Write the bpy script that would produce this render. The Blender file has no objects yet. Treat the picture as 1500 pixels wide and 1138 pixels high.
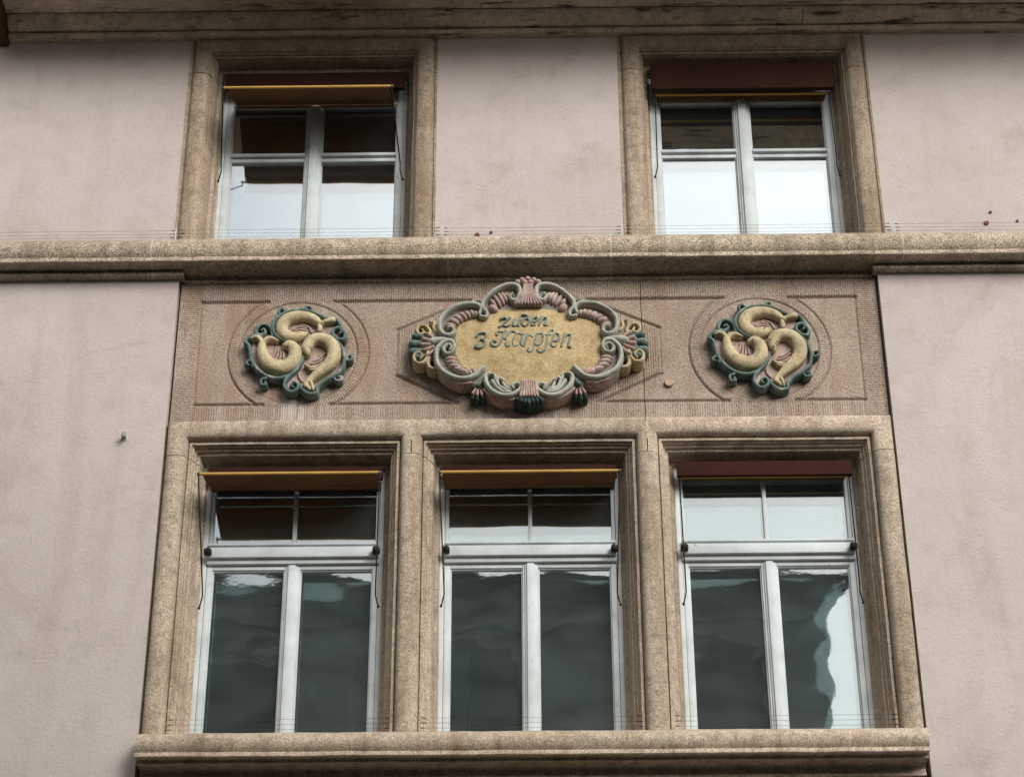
import bpy, bmesh, math, random
import numpy as np
from mathutils import Vector, Matrix, noise

random.seed(7)
R = math.radians
scene = bpy.context.scene
COL = scene.collection

# ------------------------------------------------------------------ camera, sky, sun, exposure
cam_d = bpy.data.cameras.new('camera')
cam = bpy.data.objects.new('camera', cam_d)
COL.objects.link(cam)
cam_d.sensor_width = 36.0
cam_d.lens = 36.0 * 3150.0 / 1500.0
cam_d.clip_end = 2000.0
P, YW, RL = R(30.574), R(-0.521), R(-0.256)
fw = Vector((math.sin(YW) * math.cos(P), math.cos(YW) * math.cos(P), math.sin(P)))
rt0 = Vector((math.cos(YW), -math.sin(YW), 0))
up0 = rt0.cross(fw)
rt = rt0 * math.cos(RL) + up0 * math.sin(RL)
up = up0 * math.cos(RL) - rt0 * math.sin(RL)
mw = Matrix((rt, up, -fw)).transposed().to_4x4()
mw.translation = Vector((0, -10.2, 1.6))
cam.matrix_world = mw
scene.camera = cam

SUN_EL, SUN_AZ = R(25.5), R(31)          # azimuth measured from the street side (-y) towards +x
world = bpy.data.worlds.new('World')
scene.world = world
world.use_nodes = True
wn, wl = world.node_tree.nodes, world.node_tree.links
wn.clear()
w_out = wn.new('ShaderNodeOutputWorld')
w_bg = wn.new('ShaderNodeBackground')
w_bg.inputs['Strength'].default_value = 0.052
sky = wn.new('ShaderNodeTexSky')
sky.sky_type = 'NISHITA'
sky.sun_disc = False
sky.sun_elevation = SUN_EL
sky.sun_rotation = math.pi - SUN_AZ
sky.dust_density = 2.0
tc = wn.new('ShaderNodeTexCoord')
cl = wn.new('ShaderNodeTexNoise')
cl.inputs['Scale'].default_value = 2.4
cl.inputs['Detail'].default_value = 6
cl.inputs['Roughness'].default_value = 0.55
cr = wn.new('ShaderNodeValToRGB')
cr.color_ramp.elements[0].position = 0.30
cr.color_ramp.elements[0].color = (0.45, 0.45, 0.45, 1)
cr.color_ramp.elements[1].position = 0.60
mx = wn.new('ShaderNodeMix')
mx.data_type = 'RGBA'
mx.inputs['B'].default_value = (12.0, 11.8, 11.4, 1)      # bright cloud cover
wl.new(tc.outputs['Generated'], cl.inputs['Vector'])
wl.new(cl.outputs['Fac'], cr.inputs['Fac'])
wl.new(cr.outputs['Color'], mx.inputs['Factor'])
wl.new(sky.outputs['Color'], mx.inputs['A'])
# the cloud is brighter around the veiled sun
dt = wn.new('ShaderNodeVectorMath'); dt.operation = 'DOT_PRODUCT'
nv = wn.new('ShaderNodeVectorMath'); nv.operation = 'NORMALIZE'
wl.new(tc.outputs['Generated'], nv.inputs[0])
wl.new(nv.outputs['Vector'], dt.inputs[0])
dt.inputs[1].default_value = (math.sin(SUN_AZ) * math.cos(SUN_EL), -math.cos(SUN_AZ) * math.cos(SUN_EL), math.sin(SUN_EL))
m0 = wn.new('ShaderNodeMath'); m0.operation = 'MAXIMUM'; m0.inputs[1].default_value = 0.0
m1 = wn.new('ShaderNodeMath'); m1.operation = 'POWER'; m1.inputs[1].default_value = 3.0
m2 = wn.new('ShaderNodeMath'); m2.operation = 'MULTIPLY_ADD'; m2.inputs[1].default_value = 2.6; m2.inputs[2].default_value = 1.0
wl.new(dt.outputs['Value'], m0.inputs[0]); wl.new(m0.outputs[0], m1.inputs[0]); wl.new(m1.outputs[0], m2.inputs[0])
gm_ = wn.new('ShaderNodeVectorMath'); gm_.operation = 'SCALE'
wl.new(mx.outputs['Result'], gm_.inputs[0]); wl.new(m2.outputs[0], gm_.inputs['Scale'])
wl.new(gm_.outputs['Vector'], w_bg.inputs['Color'])
wl.new(w_bg.outputs['Background'], w_out.inputs['Surface'])

sun_d = bpy.data.lights.new('sun', 'SUN')
sun_d.energy = 2.4
sun_d.angle = R(30)
sun_d.color = (1.0, 0.975, 0.94)
sun = bpy.data.objects.new('sun', sun_d)
COL.objects.link(sun)
sdir = Vector((math.sin(SUN_AZ) * math.cos(SUN_EL), -math.cos(SUN_AZ) * math.cos(SUN_EL), math.sin(SUN_EL)))
sun.rotation_euler = sdir.to_track_quat('Z', 'Y').to_euler()
sun.location = (6, -8, 20)

scene.render.engine = 'CYCLES'
scene.view_settings.view_transform = 'Standard'
scene.view_settings.look = 'None'
scene.view_settings.gamma = 1.0
scene.view_settings.exposure = 0.18
scene.cycles.max_bounces = 8
scene.cycles.use_denoising = True

# ------------------------------------------------------------------ materials
def new_mat(name):
    m = bpy.data.materials.new(name)
    m.use_nodes = True
    nt = m.node_tree
    b = nt.nodes['Principled BSDF']
    return m, nt, b

def node(nt, t, **kw):
    n = nt.nodes.new(t)
    for k, v in kw.items():
        if hasattr(n, k):
            setattr(n, k, v)
        else:
            n.inputs[k.replace('_', ' ')].default_value = v
    return n

def ramp(nt, src, stops):
    r = nt.nodes.new('ShaderNodeValToRGB')
    e = r.color_ramp.elements
    while len(e) < len(stops):
        e.new(0.5)
    for el, (p, c) in zip(e, stops):
        el.position = p
        el.color = (*c, 1) if len(c) == 3 else c
    nt.links.new(src, r.inputs['Fac'])
    return r.outputs['Color']

def mixc(nt, fac, a, b, mode='MIX'):
    n = nt.nodes.new('ShaderNodeMix')
    n.data_type = 'RGBA'
    n.blend_type = mode
    for key, v in (('Factor', fac), ('A', a), ('B', b)):
        if isinstance(v, (int, float)):
            n.inputs[key].default_value = v
        elif isinstance(v, tuple):
            n.inputs[key].default_value = (*v, 1)
        else:
            nt.links.new(v, n.inputs[key])
    return n.outputs['Result']

def pos(nt, scale=(1, 1, 1)):
    g = nt.nodes.new('ShaderNodeNewGeometry')
    mp = nt.nodes.new('ShaderNodeMapping')
    mp.inputs['Scale'].default_value = scale
    nt.links.new(g.outputs['Position'], mp.inputs['Vector'])
    return mp.outputs['Vector']

def ntex(nt, vec, scale, detail=4, rough=0.55, dist=0.0):
    n = nt.nodes.new('ShaderNodeTexNoise')
    n.inputs['Scale'].default_value = scale
    n.inputs['Detail'].default_value = detail
    n.inputs['Roughness'].default_value = rough
    n.inputs['Distortion'].default_value = dist
    nt.links.new(vec, n.inputs['Vector'])
    return n.outputs['Fac']

def bump(nt, b, h, strength, dist):
    n = nt.nodes.new('ShaderNodeBump')
    n.inputs['Strength'].default_value = strength
    n.inputs['Distance'].default_value = dist
    nt.links.new(h, n.inputs['Height'])
    nt.links.new(n.outputs['Normal'], b.inputs['Normal'])
    return n

def math_n(nt, op, a, b=None):
    n = nt.nodes.new('ShaderNodeMath')
    n.operation = op
    for i, v in enumerate((a, b)):
        if v is None:
            continue
        if isinstance(v, (int, float)):
            n.inputs[i].default_value = v
        else:
            nt.links.new(v, n.inputs[i])
    return n.outputs[0]

def stone_mat(name, light, mid, dark, grain=150, stain=(0.19, 0.12, 0.07), stain_amt=0.5, grain_amt=0.85, bstr=0.8):
    m, nt, b = new_mat(name)
    v = pos(nt)
    big = ntex(nt, v, 2.6, 5, 0.6)
    col = ramp(nt, big, [(0.30, mid), (0.68, light)])
    g = ntex(nt, v, grain, 3, 0.7)
    speck = ramp(nt, g, [(0.34, (0.10, 0.085, 0.07)), (0.45, (0.74, 0.73, 0.72)), (0.55, (1.08, 1.07, 1.05)), (0.66, (1.75, 1.72, 1.66))])
    col = mixc(nt, grain_amt, col, speck, 'MULTIPLY')
    oi = nt.nodes.new('ShaderNodeObjectInfo')
    col = mixc(nt, 1.0, col, ramp(nt, oi.outputs['Random'], [(0.0, (0.84, 0.83, 0.82)), (0.5, (1.0, 0.985, 0.96)), (1.0, (1.08, 1.06, 1.05))]), 'MULTIPLY')
    mid_n = ntex(nt, v, 22, 4, 0.65)
    col = mixc(nt, 0.7, col, ramp(nt, mid_n, [(0.32, (0.62, 0.58, 0.53)), (0.50, (1, 1, 1)), (0.70, (1.14, 1.13, 1.10))]), 'MULTIPLY')
    sv = pos(nt, (11, 11, 1.1))
    st = ntex(nt, sv, 1.0, 6, 0.62, 0.3)
    sf = ramp(nt, st, [(0.47, (0, 0, 0)), (0.68, (stain_amt,) * 3)])
    col = mixc(nt, sf, col, stain)
    d = ntex(nt, v, 7, 6, 0.7)
    df = ramp(nt, d, [(0.54, (0, 0, 0)), (0.74, (0.6, 0.6, 0.6))])
    col = mixc(nt, df, col, dark)
    nt.links.new(col, b.inputs['Base Color'])
    b.inputs['Roughness'].default_value = 0.92
    b.inputs['Specular IOR Level'].default_value = 0.2
    h = math_n(nt, 'ADD', math_n(nt, 'MULTIPLY', g, 1.0), math_n(nt, 'MULTIPLY', d, 0.5))
    bump(nt, b, h, bstr, 0.005)
    return m

M = {}
M['sand'] = stone_mat('sandstone', (0.54, 0.462, 0.370), (0.455, 0.382, 0.300), (0.14, 0.11, 0.08), 155, stain_amt=0.5, grain_amt=0.7)
M['sand_up'] = stone_mat('sandstone_weathered', (0.45, 0.378, 0.300), (0.35, 0.288, 0.222), (0.12, 0.095, 0.07), 155, stain_amt=0.5, grain_amt=0.7)
M['string'] = stone_mat('sandstone_string_course', (0.50, 0.435, 0.35), (0.41, 0.345, 0.268), (0.10, 0.08, 0.06), 140, stain=(0.14, 0.11, 0.085), grain_amt=1.0)
M['mortar'] = stone_mat('mortar', (0.50, 0.46, 0.40), (0.38, 0.35, 0.30), (0.14, 0.12, 0.10), 90)

def frieze_mat():
    m, nt, b = new_mat('tooled_red_sandstone')
    v = pos(nt)
    big = ntex(nt, v, 2.2, 5, 0.6)
    col = ramp(nt, big, [(0.32, (0.330, 0.260, 0.207)), (0.66, (0.445, 0.365, 0.300))])
    g = ntex(nt, v, 130, 3, 0.7)
    speck = ramp(nt, g, [(0.32, (0.25, 0.26, 0.25)), (0.45, (0.80, 0.78, 0.77)), (0.58, (1.08, 1.06, 1.05)), (0.72, (1.5, 1.45, 1.4))])
    col = mixc(nt, 0.9, col, speck, 'MULTIPLY')
    sv = pos(nt, (8, 8, 0.8))
    st = ntex(nt, sv, 1.0, 6, 0.6, 0.2)
    col = mixc(nt, ramp(nt, st, [(0.50, (0, 0, 0)), (0.72, (0.58,) * 3)]), col, (0.25, 0.14, 0.08))
    sv2 = pos(nt, (14, 14, 0.7))
    st2 = ntex(nt, sv2, 1.3, 5, 0.6)
    dr = nt.nodes.new('ShaderNodeAttribute'); dr.attribute_name = 'drip'
    lf = math_n(nt, 'MULTIPLY', ramp(nt, st2, [(0.45, (0, 0, 0)), (0.62, (1, 1, 1))]), dr.outputs['Fac'])
    col = mixc(nt, lf, col, (0.60, 0.52, 0.46))
    nt.links.new(col, b.inputs['Base Color'])
    b.inputs['Roughness'].default_value = 0.95
    b.inputs['Specular IOR Level'].default_value = 0.15
    ph = nt.nodes.new('ShaderNodeAttribute'); ph.attribute_name = 'phase'
    tl = nt.nodes.new('ShaderNodeAttribute'); tl.attribute_name = 'tooled'
    wob = math_n(nt, 'MULTIPLY', ntex(nt, v, 16, 4, 0.7), 6.0)
    s = math_n(nt, 'SINE', math_n(nt, 'ADD', math_n(nt, 'MULTIPLY', ph.outputs['Fac'], 2 * math.pi / 0.0135), wob))
    s = math_n(nt, 'MULTIPLY', math_n(nt, 'MULTIPLY', s, tl.outputs['Fac']), math_n(nt, 'MULTIPLY', ntex(nt, v, 12, 3), 0.85))
    h = math_n(nt, 'ADD', s, math_n(nt, 'MULTIPLY', g, 1.6))
    bump(nt, b, h, 0.75, 0.005)
    return m
M['frieze'] = frieze_mat()

def plaster_mat():
    m, nt, b = new_mat('pink_plaster')
    v = pos(nt)
    big = ntex(nt, v, 0.9, 5, 0.6)
    col = ramp(nt, big, [(0.30, (0.480, 0.414, 0.386)), (0.70, (0.555, 0.488, 0.462))])
    d = ntex(nt, v, 5, 7, 0.7)
    col = mixc(nt, ramp(nt, d, [(0.48, (0, 0, 0)), (0.78, (0.42,) * 3)]), col, (0.34, 0.275, 0.24))
    sv = pos(nt, (5, 5, 0.5))
    st = ntex(nt, sv, 1.0, 6, 0.6)
    col = mixc(nt, ramp(nt, st, [(0.52, (0, 0, 0)), (0.78, (0.34,) * 3)]), col, (0.32, 0.25, 0.20))
    smudge = ntex(nt, v, 1.7, 8, 0.72, 0.8)
    col = mixc(nt, ramp(nt, smudge, [(0.53, (0, 0, 0)), (0.70, (0.42,) * 3)]), col, (0.30, 0.24, 0.21))
    pk = nt.nodes.new('ShaderNodeTexVoronoi'); pk.inputs['Scale'].default_value = 34
    nt.links.new(v, pk.inputs['Vector'])
    pits = math_n(nt, 'MULTIPLY', ramp(nt, pk.outputs['Distance'], [(0.06, (1, 1, 1)), (0.14, (0, 0, 0))]), ramp(nt, ntex(nt, v, 3.1, 3), [(0.52, (0, 0, 0)), (0.60, (0.55,) * 3)]))
    col = mixc(nt, pits, col, (0.20, 0.16, 0.14))
    fl = ntex(nt, pos(nt, (30, 30, 75)), 1.0, 4, 0.7)
    flm = math_n(nt, 'MULTIPLY', ramp(nt, fl, [(0.60, (0, 0, 0)), (0.68, (0.55,) * 3)]), ramp(nt, ntex(nt, v, 4.0, 4), [(0.42, (0.1,) * 3), (0.62, (1,) * 3)]))
    col = mixc(nt, flm, col, (0.27, 0.22, 0.19))
    g = ntex(nt, v, 95, 4, 0.75)
    col = mixc(nt, 0.75, col, ramp(nt, g, [(0.26, (0.55, 0.53, 0.52)), (0.40, (0.95, 0.95, 0.95)), (0.70, (1.06, 1.06, 1.06))]), 'MULTIPLY')
    nt.links.new(col, b.inputs['Base Color'])
    b.inputs['Roughness'].default_value = 0.95
    b.inputs['Specular IOR Level'].default_value = 0.15
    lumps = ntex(nt, v, 34, 6, 0.75)
    h = math_n(nt, 'ADD', math_n(nt, 'MULTIPLY', lumps, 1.0), math_n(nt, 'MULTIPLY', g, 0.6))
    bump(nt, b, h, 0.75, 0.007)
    return m
M['plaster'] = plaster_mat()

def paint_mat(name, c, chip=(0.16, 0.10, 0.06), lo=0.66, hi=0.70, rough=0.5, var=0.25, scale=(30, 30, 7), bstr=0.25, scales=False):
    m, nt, b = new_mat(name)
    v = pos(nt)
    n1 = ntex(nt, v, 6, 6, 0.65)
    dark = tuple(x * (1 - var) for x in c)
    col = ramp(nt, n1, [(0.32, dark), (0.66, c)])
    ch = ntex(nt, pos(nt, scale), 1.0, 5, 0.65)
    col = mixc(nt, ramp(nt, ch, [(lo, (0, 0, 0)), (hi, (0.9,) * 3)]), col, chip)
    nt.links.new(col, b.inputs['Base Color'])
    b.inputs['Roughness'].default_value = rough
    b.inputs['Specular IOR Level'].default_value = 0.12
    if bstr > 0.35:                                    # chalky, worn paint on carved stone
        m2 = ntex(nt, v, 28, 6, 0.75)
        col = mixc(nt, 0.85, col, ramp(nt, m2, [(0.30, (0.52, 0.50, 0.47)), (0.48, (0.98, 0.98, 0.97)), (0.66, (1.22, 1.21, 1.20))]), 'MULTIPLY')
        gr = ntex(nt, v, 170, 3, 0.7)
        col = mixc(nt, 0.6, col, ramp(nt, gr, [(0.34, (0.5, 0.5, 0.48)), (0.46, (0.95, 0.95, 0.95)), (0.64, (1.2, 1.2, 1.2))]), 'MULTIPLY')
        nt.links.new(col, b.inputs['Base Color'])
        hh = math_n(nt, 'ADD', math_n(nt, 'MULTIPLY', m2, 2.2), math_n(nt, 'MULTIPLY', gr, 0.7))
        if scales:                                     # shallow carved fish scales
            vo = nt.nodes.new('ShaderNodeTexVoronoi'); vo.inputs['Scale'].default_value = 78
            nt.links.new(v, vo.inputs['Vector'])
            hh = math_n(nt, 'ADD', hh, math_n(nt, 'MULTIPLY', vo.outputs['Distance'], -0.6))
        bump(nt, b, hh, bstr, 0.0045)
    else:
        bump(nt, b, ntex(nt, v, 60, 4, 0.6), bstr, 0.003)
    return m
M['white'] = paint_mat('white_window_paint', (0.62, 0.665, 0.67), (0.22, 0.17, 0.13), lo=0.665, hi=0.70)
M['eave'] = paint_mat('peeling_beige_eave_paint', (0.66, 0.56, 0.42), (0.08, 0.04, 0.03), 0.565, 0.66, 0.7, 0.40, (3, 18, 18), 0.5)
M['brown'] = paint_mat('brown_board_paint', (0.10, 0.040, 0.028), (0.05, 0.03, 0.02), 0.7, 0.8, 0.6)
M['burgundy'] = paint_mat('burgundy_pelmet_paint', (0.046, 0.018, 0.0135), (0.03, 0.014, 0.010), 0.62, 0.75, 0.95)
M['joint'] = paint_mat('pale_joint_mortar', (0.52, 0.48, 0.42), (0.16, 0.13, 0.11), 0.60, 0.70, 0.95)
M['stub'] = paint_mat('grey_pipe', (0.34, 0.33, 0.31), (0.1, 0.09, 0.08), 0.7, 0.8, 0.8)
M['iron'] = paint_mat('black_iron', (0.022, 0.021, 0.020), (0.10, 0.05, 0.03), 0.66, 0.74, 0.5)
M['steel'] = paint_mat('dull_steel', (0.10, 0.095, 0.09), (0.08, 0.05, 0.03), 0.7, 0.8, 0.5)
M['ptfe'] = paint_mat('white_plastic', (0.62, 0.60, 0.56), (0.3, 0.25, 0.2), 0.7, 0.8, 0.5)
M['rust'] = paint_mat('rusty_plug', (0.20, 0.085, 0.04), (0.06, 0.03, 0.02), 0.55, 0.65, 0.9)
M['disc'] = paint_mat('pale_metal_cap', (0.46, 0.34, 0.24), (0.28, 0.18, 0.11), 0.6, 0.7, 0.6)
M['bar'] = paint_mat('ochre_painted_bar', (0.56, 0.34, 0.09), (0.3, 0.16, 0.04), 0.72, 0.8, 0.45)
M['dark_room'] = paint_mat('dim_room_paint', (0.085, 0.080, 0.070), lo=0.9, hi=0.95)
M['ochre'] = paint_mat('ochre_relief_paint', (0.57, 0.48, 0.305), (0.28, 0.21, 0.12), 0.57, 0.72, 0.85, 0.34, (16, 16, 7), 0.5)
M['carp'] = paint_mat('ochre_carp_paint', (0.57, 0.48, 0.305), (0.28, 0.21, 0.12), 0.57, 0.72, 0.85, 0.34, (16, 16, 7), 0.5, scales=True)
M['ochre_panel'] = stone_mat('ochre_rough_panel', (0.57, 0.45, 0.26), (0.48, 0.365, 0.195), (0.32, 0.22, 0.10), 190, stain=(0.34, 0.24, 0.12), stain_amt=0.45, grain_amt=0.6)
M['teal'] = paint_mat('teal_relief_paint', (0.150, 0.212, 0.195), (0.36, 0.38, 0.33), 0.55, 0.68, 0.8, 0.40, (18, 18, 9), 0.5)
M['letter'] = paint_mat('teal_letter_paint', (0.25, 0.30, 0.26), (0.34, 0.36, 0.29), 0.60, 0.72, 0.8, 0.35, (30, 30, 20), 0.4)
M['deep_green'] = paint_mat('dark_green_relief_paint', (0.055, 0.085, 0.078), (0.30, 0.31, 0.27), 0.62, 0.76, 0.8, 0.45, (22, 22, 5), 0.5)
M['sage'] = paint_mat('grey_green_relief_paint', (0.43, 0.44, 0.375), (0.56, 0.53, 0.46), 0.56, 0.70, 0.85, 0.30, (18, 18, 9), 0.5)
M['rose'] = paint_mat('pink_relief_paint', (0.47, 0.345, 0.300), (0.52, 0.44, 0.38), 0.55, 0.70, 0.88, 0.32, (18, 18, 7), 0.5)
M['slab'] = paint_mat('grey_pink_relief_stone', (0.31, 0.27, 0.23), (0.15, 0.12, 0.095), 0.54, 0.70, 0.92, 0.35, (16, 16, 5), 0.6)
M['facade2'] = paint_mat('pale_render_opposite', (0.20, 0.225, 0.22), lo=0.9, hi=0.95)
M['tile'] = paint_mat('roof_tile_brown', (0.13, 0.08, 0.06), lo=0.9, hi=0.95)
M['asphalt'] = paint_mat('asphalt', (0.05, 0.05, 0.05), lo=0.9, hi=0.95, rough=0.9)
M['paving'] = paint_mat('paving', (0.12, 0.115, 0.11), lo=0.9, hi=0.95, rough=0.9)
M['curtain'] = paint_mat('curtain_cloth', (0.30, 0.32, 0.31), lo=0.95, hi=0.98, rough=0.9)
M['dark_glass'] = paint_mat('dark_far_glass', (0.03, 0.035, 0.04), lo=0.9, hi=0.95, rough=0.15, bstr=0.0)

def fabric_mat():
    m, nt, b = new_mat('ochre_awning_cloth')
    v = pos(nt)
    w = ntex(nt, v, 5, 5)
    col = ramp(nt, w, [(0.3, (0.105, 0.055, 0.022)), (0.7, (0.165, 0.088, 0.034))])
    nt.links.new(col, b.inputs['Base Color'])
    b.inputs['Roughness'].default_value = 0.85
    tr = nt.nodes.new('ShaderNodeBsdfTranslucent')
    nt.links.new(col, tr.inputs['Color'])
    ms = nt.nodes.new('ShaderNodeMixShader')
    ms.inputs['Fac'].default_value = 0.06
    nt.links.new(b.outputs['BSDF'], ms.inputs[1])
    nt.links.new(tr.outputs['BSDF'], ms.inputs[2])
    nt.links.new(ms.outputs['Shader'], nt.nodes['Material Output'].inputs['Surface'])
    return m
M['cloth'] = fabric_mat()

def glass_mat(name, refl, tint, wave, seed, dust=0.05):
    m, nt, b = new_mat(name)
    nt.nodes.remove(b)
    tr = nt.nodes.new('ShaderNodeBsdfTransparent')
    tr.inputs['Color'].default_value = (*tint, 1)
    gl = nt.nodes.new('ShaderNodeBsdfGlossy')
    gl.inputs['Roughness'].default_value = 0.015
    gl.inputs['Color'].default_value = (0.95, 0.98, 1.0, 1)
    ms = nt.nodes.new('ShaderNodeMixShader')
    ms.inputs['Fac'].default_value = refl
    g = nt.nodes.new('ShaderNodeNewGeometry')
    mp = nt.nodes.new('ShaderNodeMapping')
    mp.inputs['Location'].default_value = (seed * 3.1, seed, seed * 1.7)
    mp.inputs['Scale'].default_value = (1.0, 1.0, 1.5)
    nt.links.new(g.outputs['Position'], mp.inputs['Vector'])
    n1 = ntex(nt, mp.outputs['Vector'], 2.6, 1, 0.4)
    n2 = ntex(nt, mp.outputs['Vector'], 38.0, 2, 0.5)
    h = math_n(nt, 'ADD', n1, math_n(nt, 'MULTIPLY', n2, 0.012))
    bp = nt.nodes.new('ShaderNodeBump')
    bp.inputs['Strength'].default_value = 1.0
    bp.inputs['Distance'].default_value = wave
    nt.links.new(h, bp.inputs['Height'])
    nt.links.new(bp.outputs['Normal'], gl.inputs['Normal'])
    nt.links.new(tr.outputs['BSDF'], ms.inputs[1])
    nt.links.new(gl.outputs['BSDF'], ms.inputs[2])
    df = nt.nodes.new('ShaderNodeBsdfDiffuse')
    df.inputs['Color'].default_value = (0.40, 0.46, 0.45, 1)
    md = nt.nodes.new('ShaderNodeMixShader')
    dn = ntex(nt, pos(nt, (3.0, 3.0, 7.0)), 1.0, 5, 0.6)
    nt.links.new(math_n(nt, 'MULTIPLY', ramp(nt, dn, [(0.30, (0.6,) * 3), (0.70, (1.4,) * 3)]), dust), md.inputs['Fac'])
    nt.links.new(ms.outputs['Shader'], md.inputs[1])
    nt.links.new(df.outputs['BSDF'], md.inputs[2])
    nt.links.new(md.outputs['Shader'], nt.nodes['Material Output'].inputs['Surface'])
    return m
M['glass_out'] = glass_mat('old_window_glass', 0.20, (0.82, 0.90, 0.90), 0.0026, 1.0, 0.045)
M['glass_in'] = glass_mat('old_inner_window_glass', 0.15, (0.82, 0.90, 0.90), 0.0034, 5.0, 0.02)
M['glass_flat'] = glass_mat('flat_window_glass', 0.30, (0.85, 0.90, 0.92), 0.0018, 2.0, 0.012)
M['glass_flat_in'] = glass_mat('flat_inner_window_glass', 0.24, (0.85, 0.90, 0.92), 0.0014, 7.0, 0.008)

# ------------------------------------------------------------------ helpers
def link(o, parent=None):
    COL.objects.link(o)
    if parent is not None:
        o.parent = parent
        o.matrix_parent_inverse = Matrix.Translation(parent_origin(parent)).inverted()
    return o

def parent_origin(p):
    v = Vector((0, 0, 0))
    while p is not None:
        v = v + p.location
        p = None if p.parent is None else None
    return v

ORIGIN = {}
def obj(name, bm, mat, parent=None, smooth=35, label=None):
    """link bm (built in world coordinates) as one mesh object whose children keep world coordinates"""
    me = bpy.data.meshes.new(name)
    bmesh.ops.recalc_face_normals(bm, faces=bm.faces[:])
    bm.to_mesh(me)
    bm.free()
    for m in (mat if isinstance(mat, (list, tuple)) else [mat]):
        me.materials.append(m)
    if smooth is not None:
        me.polygons.foreach_set('use_smooth', [True] * len(me.polygons))
        me.set_sharp_from_angle(angle=R(smooth))
    o = bpy.data.objects.new(name, me)
    COL.objects.link(o)
    if parent is not None:
        o.parent = parent
        base = ORIGIN.get(parent.name, Vector((0, 0, 0)))
        o.location = -base
    ORIGIN[o.name] = Vector((0, 0, 0))
    if label:
        o['label'] = label
    return o

def thing(name, label, cat, loc=(0, 0, 0), group=None):
    o = bpy.data.objects.new(name, None)
    COL.objects.link(o)
    o.location = loc
    o.empty_display_size = 0.1
    ORIGIN[o.name] = Vector(loc)
    o['label'] = label
    o['category'] = cat
    if group:
        o['group'] = group
    return o

def part_empty(name, parent, label=None):
    o = bpy.data.objects.new(name, None)
    COL.objects.link(o)
    o.parent = parent
    o.location = -ORIGIN.get(parent.name, Vector((0, 0, 0)))
    ORIGIN[o.name] = Vector((0, 0, 0))
    if label:
        o['label'] = label
    return o

def tag(o, label, cat, group=None):
    o['label'] = label
    o['category'] = cat
    if group:
        o['group'] = group
    return o

def box(bm, x0, x1, y0, y1, z0, z1, bev=0.0):
    vs = [bm.verts.new((x, y, z)) for x in (x0, x1) for y in (y0, y1) for z in (z0, z1)]
    fs = [(0, 1, 3, 2), (4, 6, 7, 5), (0, 4, 5, 1), (2, 3, 7, 6), (0, 2, 6, 4), (1, 5, 7, 3)]
    faces = [bm.faces.new([vs[i] for i in f]) for f in fs]
    if bev > 0:
        es = list({e for f in faces for e in f.edges})
        bmesh.ops.bevel(bm, geom=es, offset=bev, segments=2, profile=0.5, affect='EDGES')

def bxs(boxes, bev=0.0):
    bm = bmesh.new()
    for b in boxes:
        box(bm, *b, bev)
    return bm

def jitter(bm, amp, freq=6.0):
    for v in bm.verts:
        n = noise.noise_vector(v.co * freq)
        n2 = noise.noise_vector(v.co * freq * 5.3)
        v.co += n * amp + n2 * (amp * 0.4)

def sweep(profile, path, y_back, step=0.07, amp=0.0014):
    """closed moulding: profile [(u outward from path, y)] swept along an open XZ path with mitred corners"""
    pts = []
    n = len(path)
    for i in range(n - 1):
        a, b = Vector(path[i]), Vector(path[i + 1])
        k = max(1, int((b - a).length / step))
        for j in range(k):
            pts.append((a.lerp(b, j / k), i, j == 0))
    pts.append((Vector(path[-1]), n - 2, True))
    dirs = [(Vector(path[i + 1]) - Vector(path[i])).normalized() for i in range(n - 1)]
    nrm = [Vector((-d.y, d.x)) for d in dirs]
    bm = bmesh.new()
    rings = []
    prof = list(profile) + [(profile[-1][0], y_back), (profile[0][0], y_back)]
    for q, (p, si, corner) in enumerate(pts):
        if corner and 0 < si and q not in (0, len(pts) - 1):
            n1, n2 = nrm[si - 1], nrm[si]
            m = (n1 + n2) / (1 + n1.dot(n2))
        else:
            m = nrm[si]
        rings.append([bm.verts.new((p.x + m.x * u, y, p.y + m.y * u)) for u, y in prof])
    K = len(prof)
    for r0, r1 in zip(rings, rings[1:]):
        for k in range(K):
            bm.faces.new((r0[k], r0[(k + 1) % K], r1[(k + 1) % K], r1[k]))
    bm.faces.new(rings[0])
    bm.faces.new(rings[-1][::-1])
    if amp:
        jitter(bm, amp)
    return bm

def clip_x(bm, x, keep_less):
    r = bmesh.ops.bisect_plane(bm, geom=bm.verts[:] + bm.edges[:] + bm.faces[:], dist=1e-5,
                               plane_co=(x, 0, 0), plane_no=(1, 0, 0), clear_outer=keep_less, clear_inner=not keep_less)
    es = [e for e in r['geom_cut'] if isinstance(e, bmesh.types.BMEdge)]
    if es:
        bmesh.ops.holes_fill(bm, edges=es)
    return bm

def extrude_x(yz, x0, x1, step=0.07, amp=0.0014):
    """closed section in (y, z) run along x"""
    bm = bmesh.new()
    k = max(1, int((x1 - x0) / step))
    rings = []
    for i in range(k + 1):
        x = x0 + (x1 - x0) * i / k
        rings.append([bm.verts.new((x, y, z)) for y, z in yz])
    K = len(yz)
    for r0, r1 in zip(rings, rings[1:]):
        for j in range(K):
            bm.faces.new((r0[j], r1[j], r1[(j + 1) % K], r0[(j + 1) % K]))
    bm.faces.new(rings[0])
    bm.faces.new(rings[-1][::-1])
    if amp:
        jitter(bm, amp)
    return bm

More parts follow.
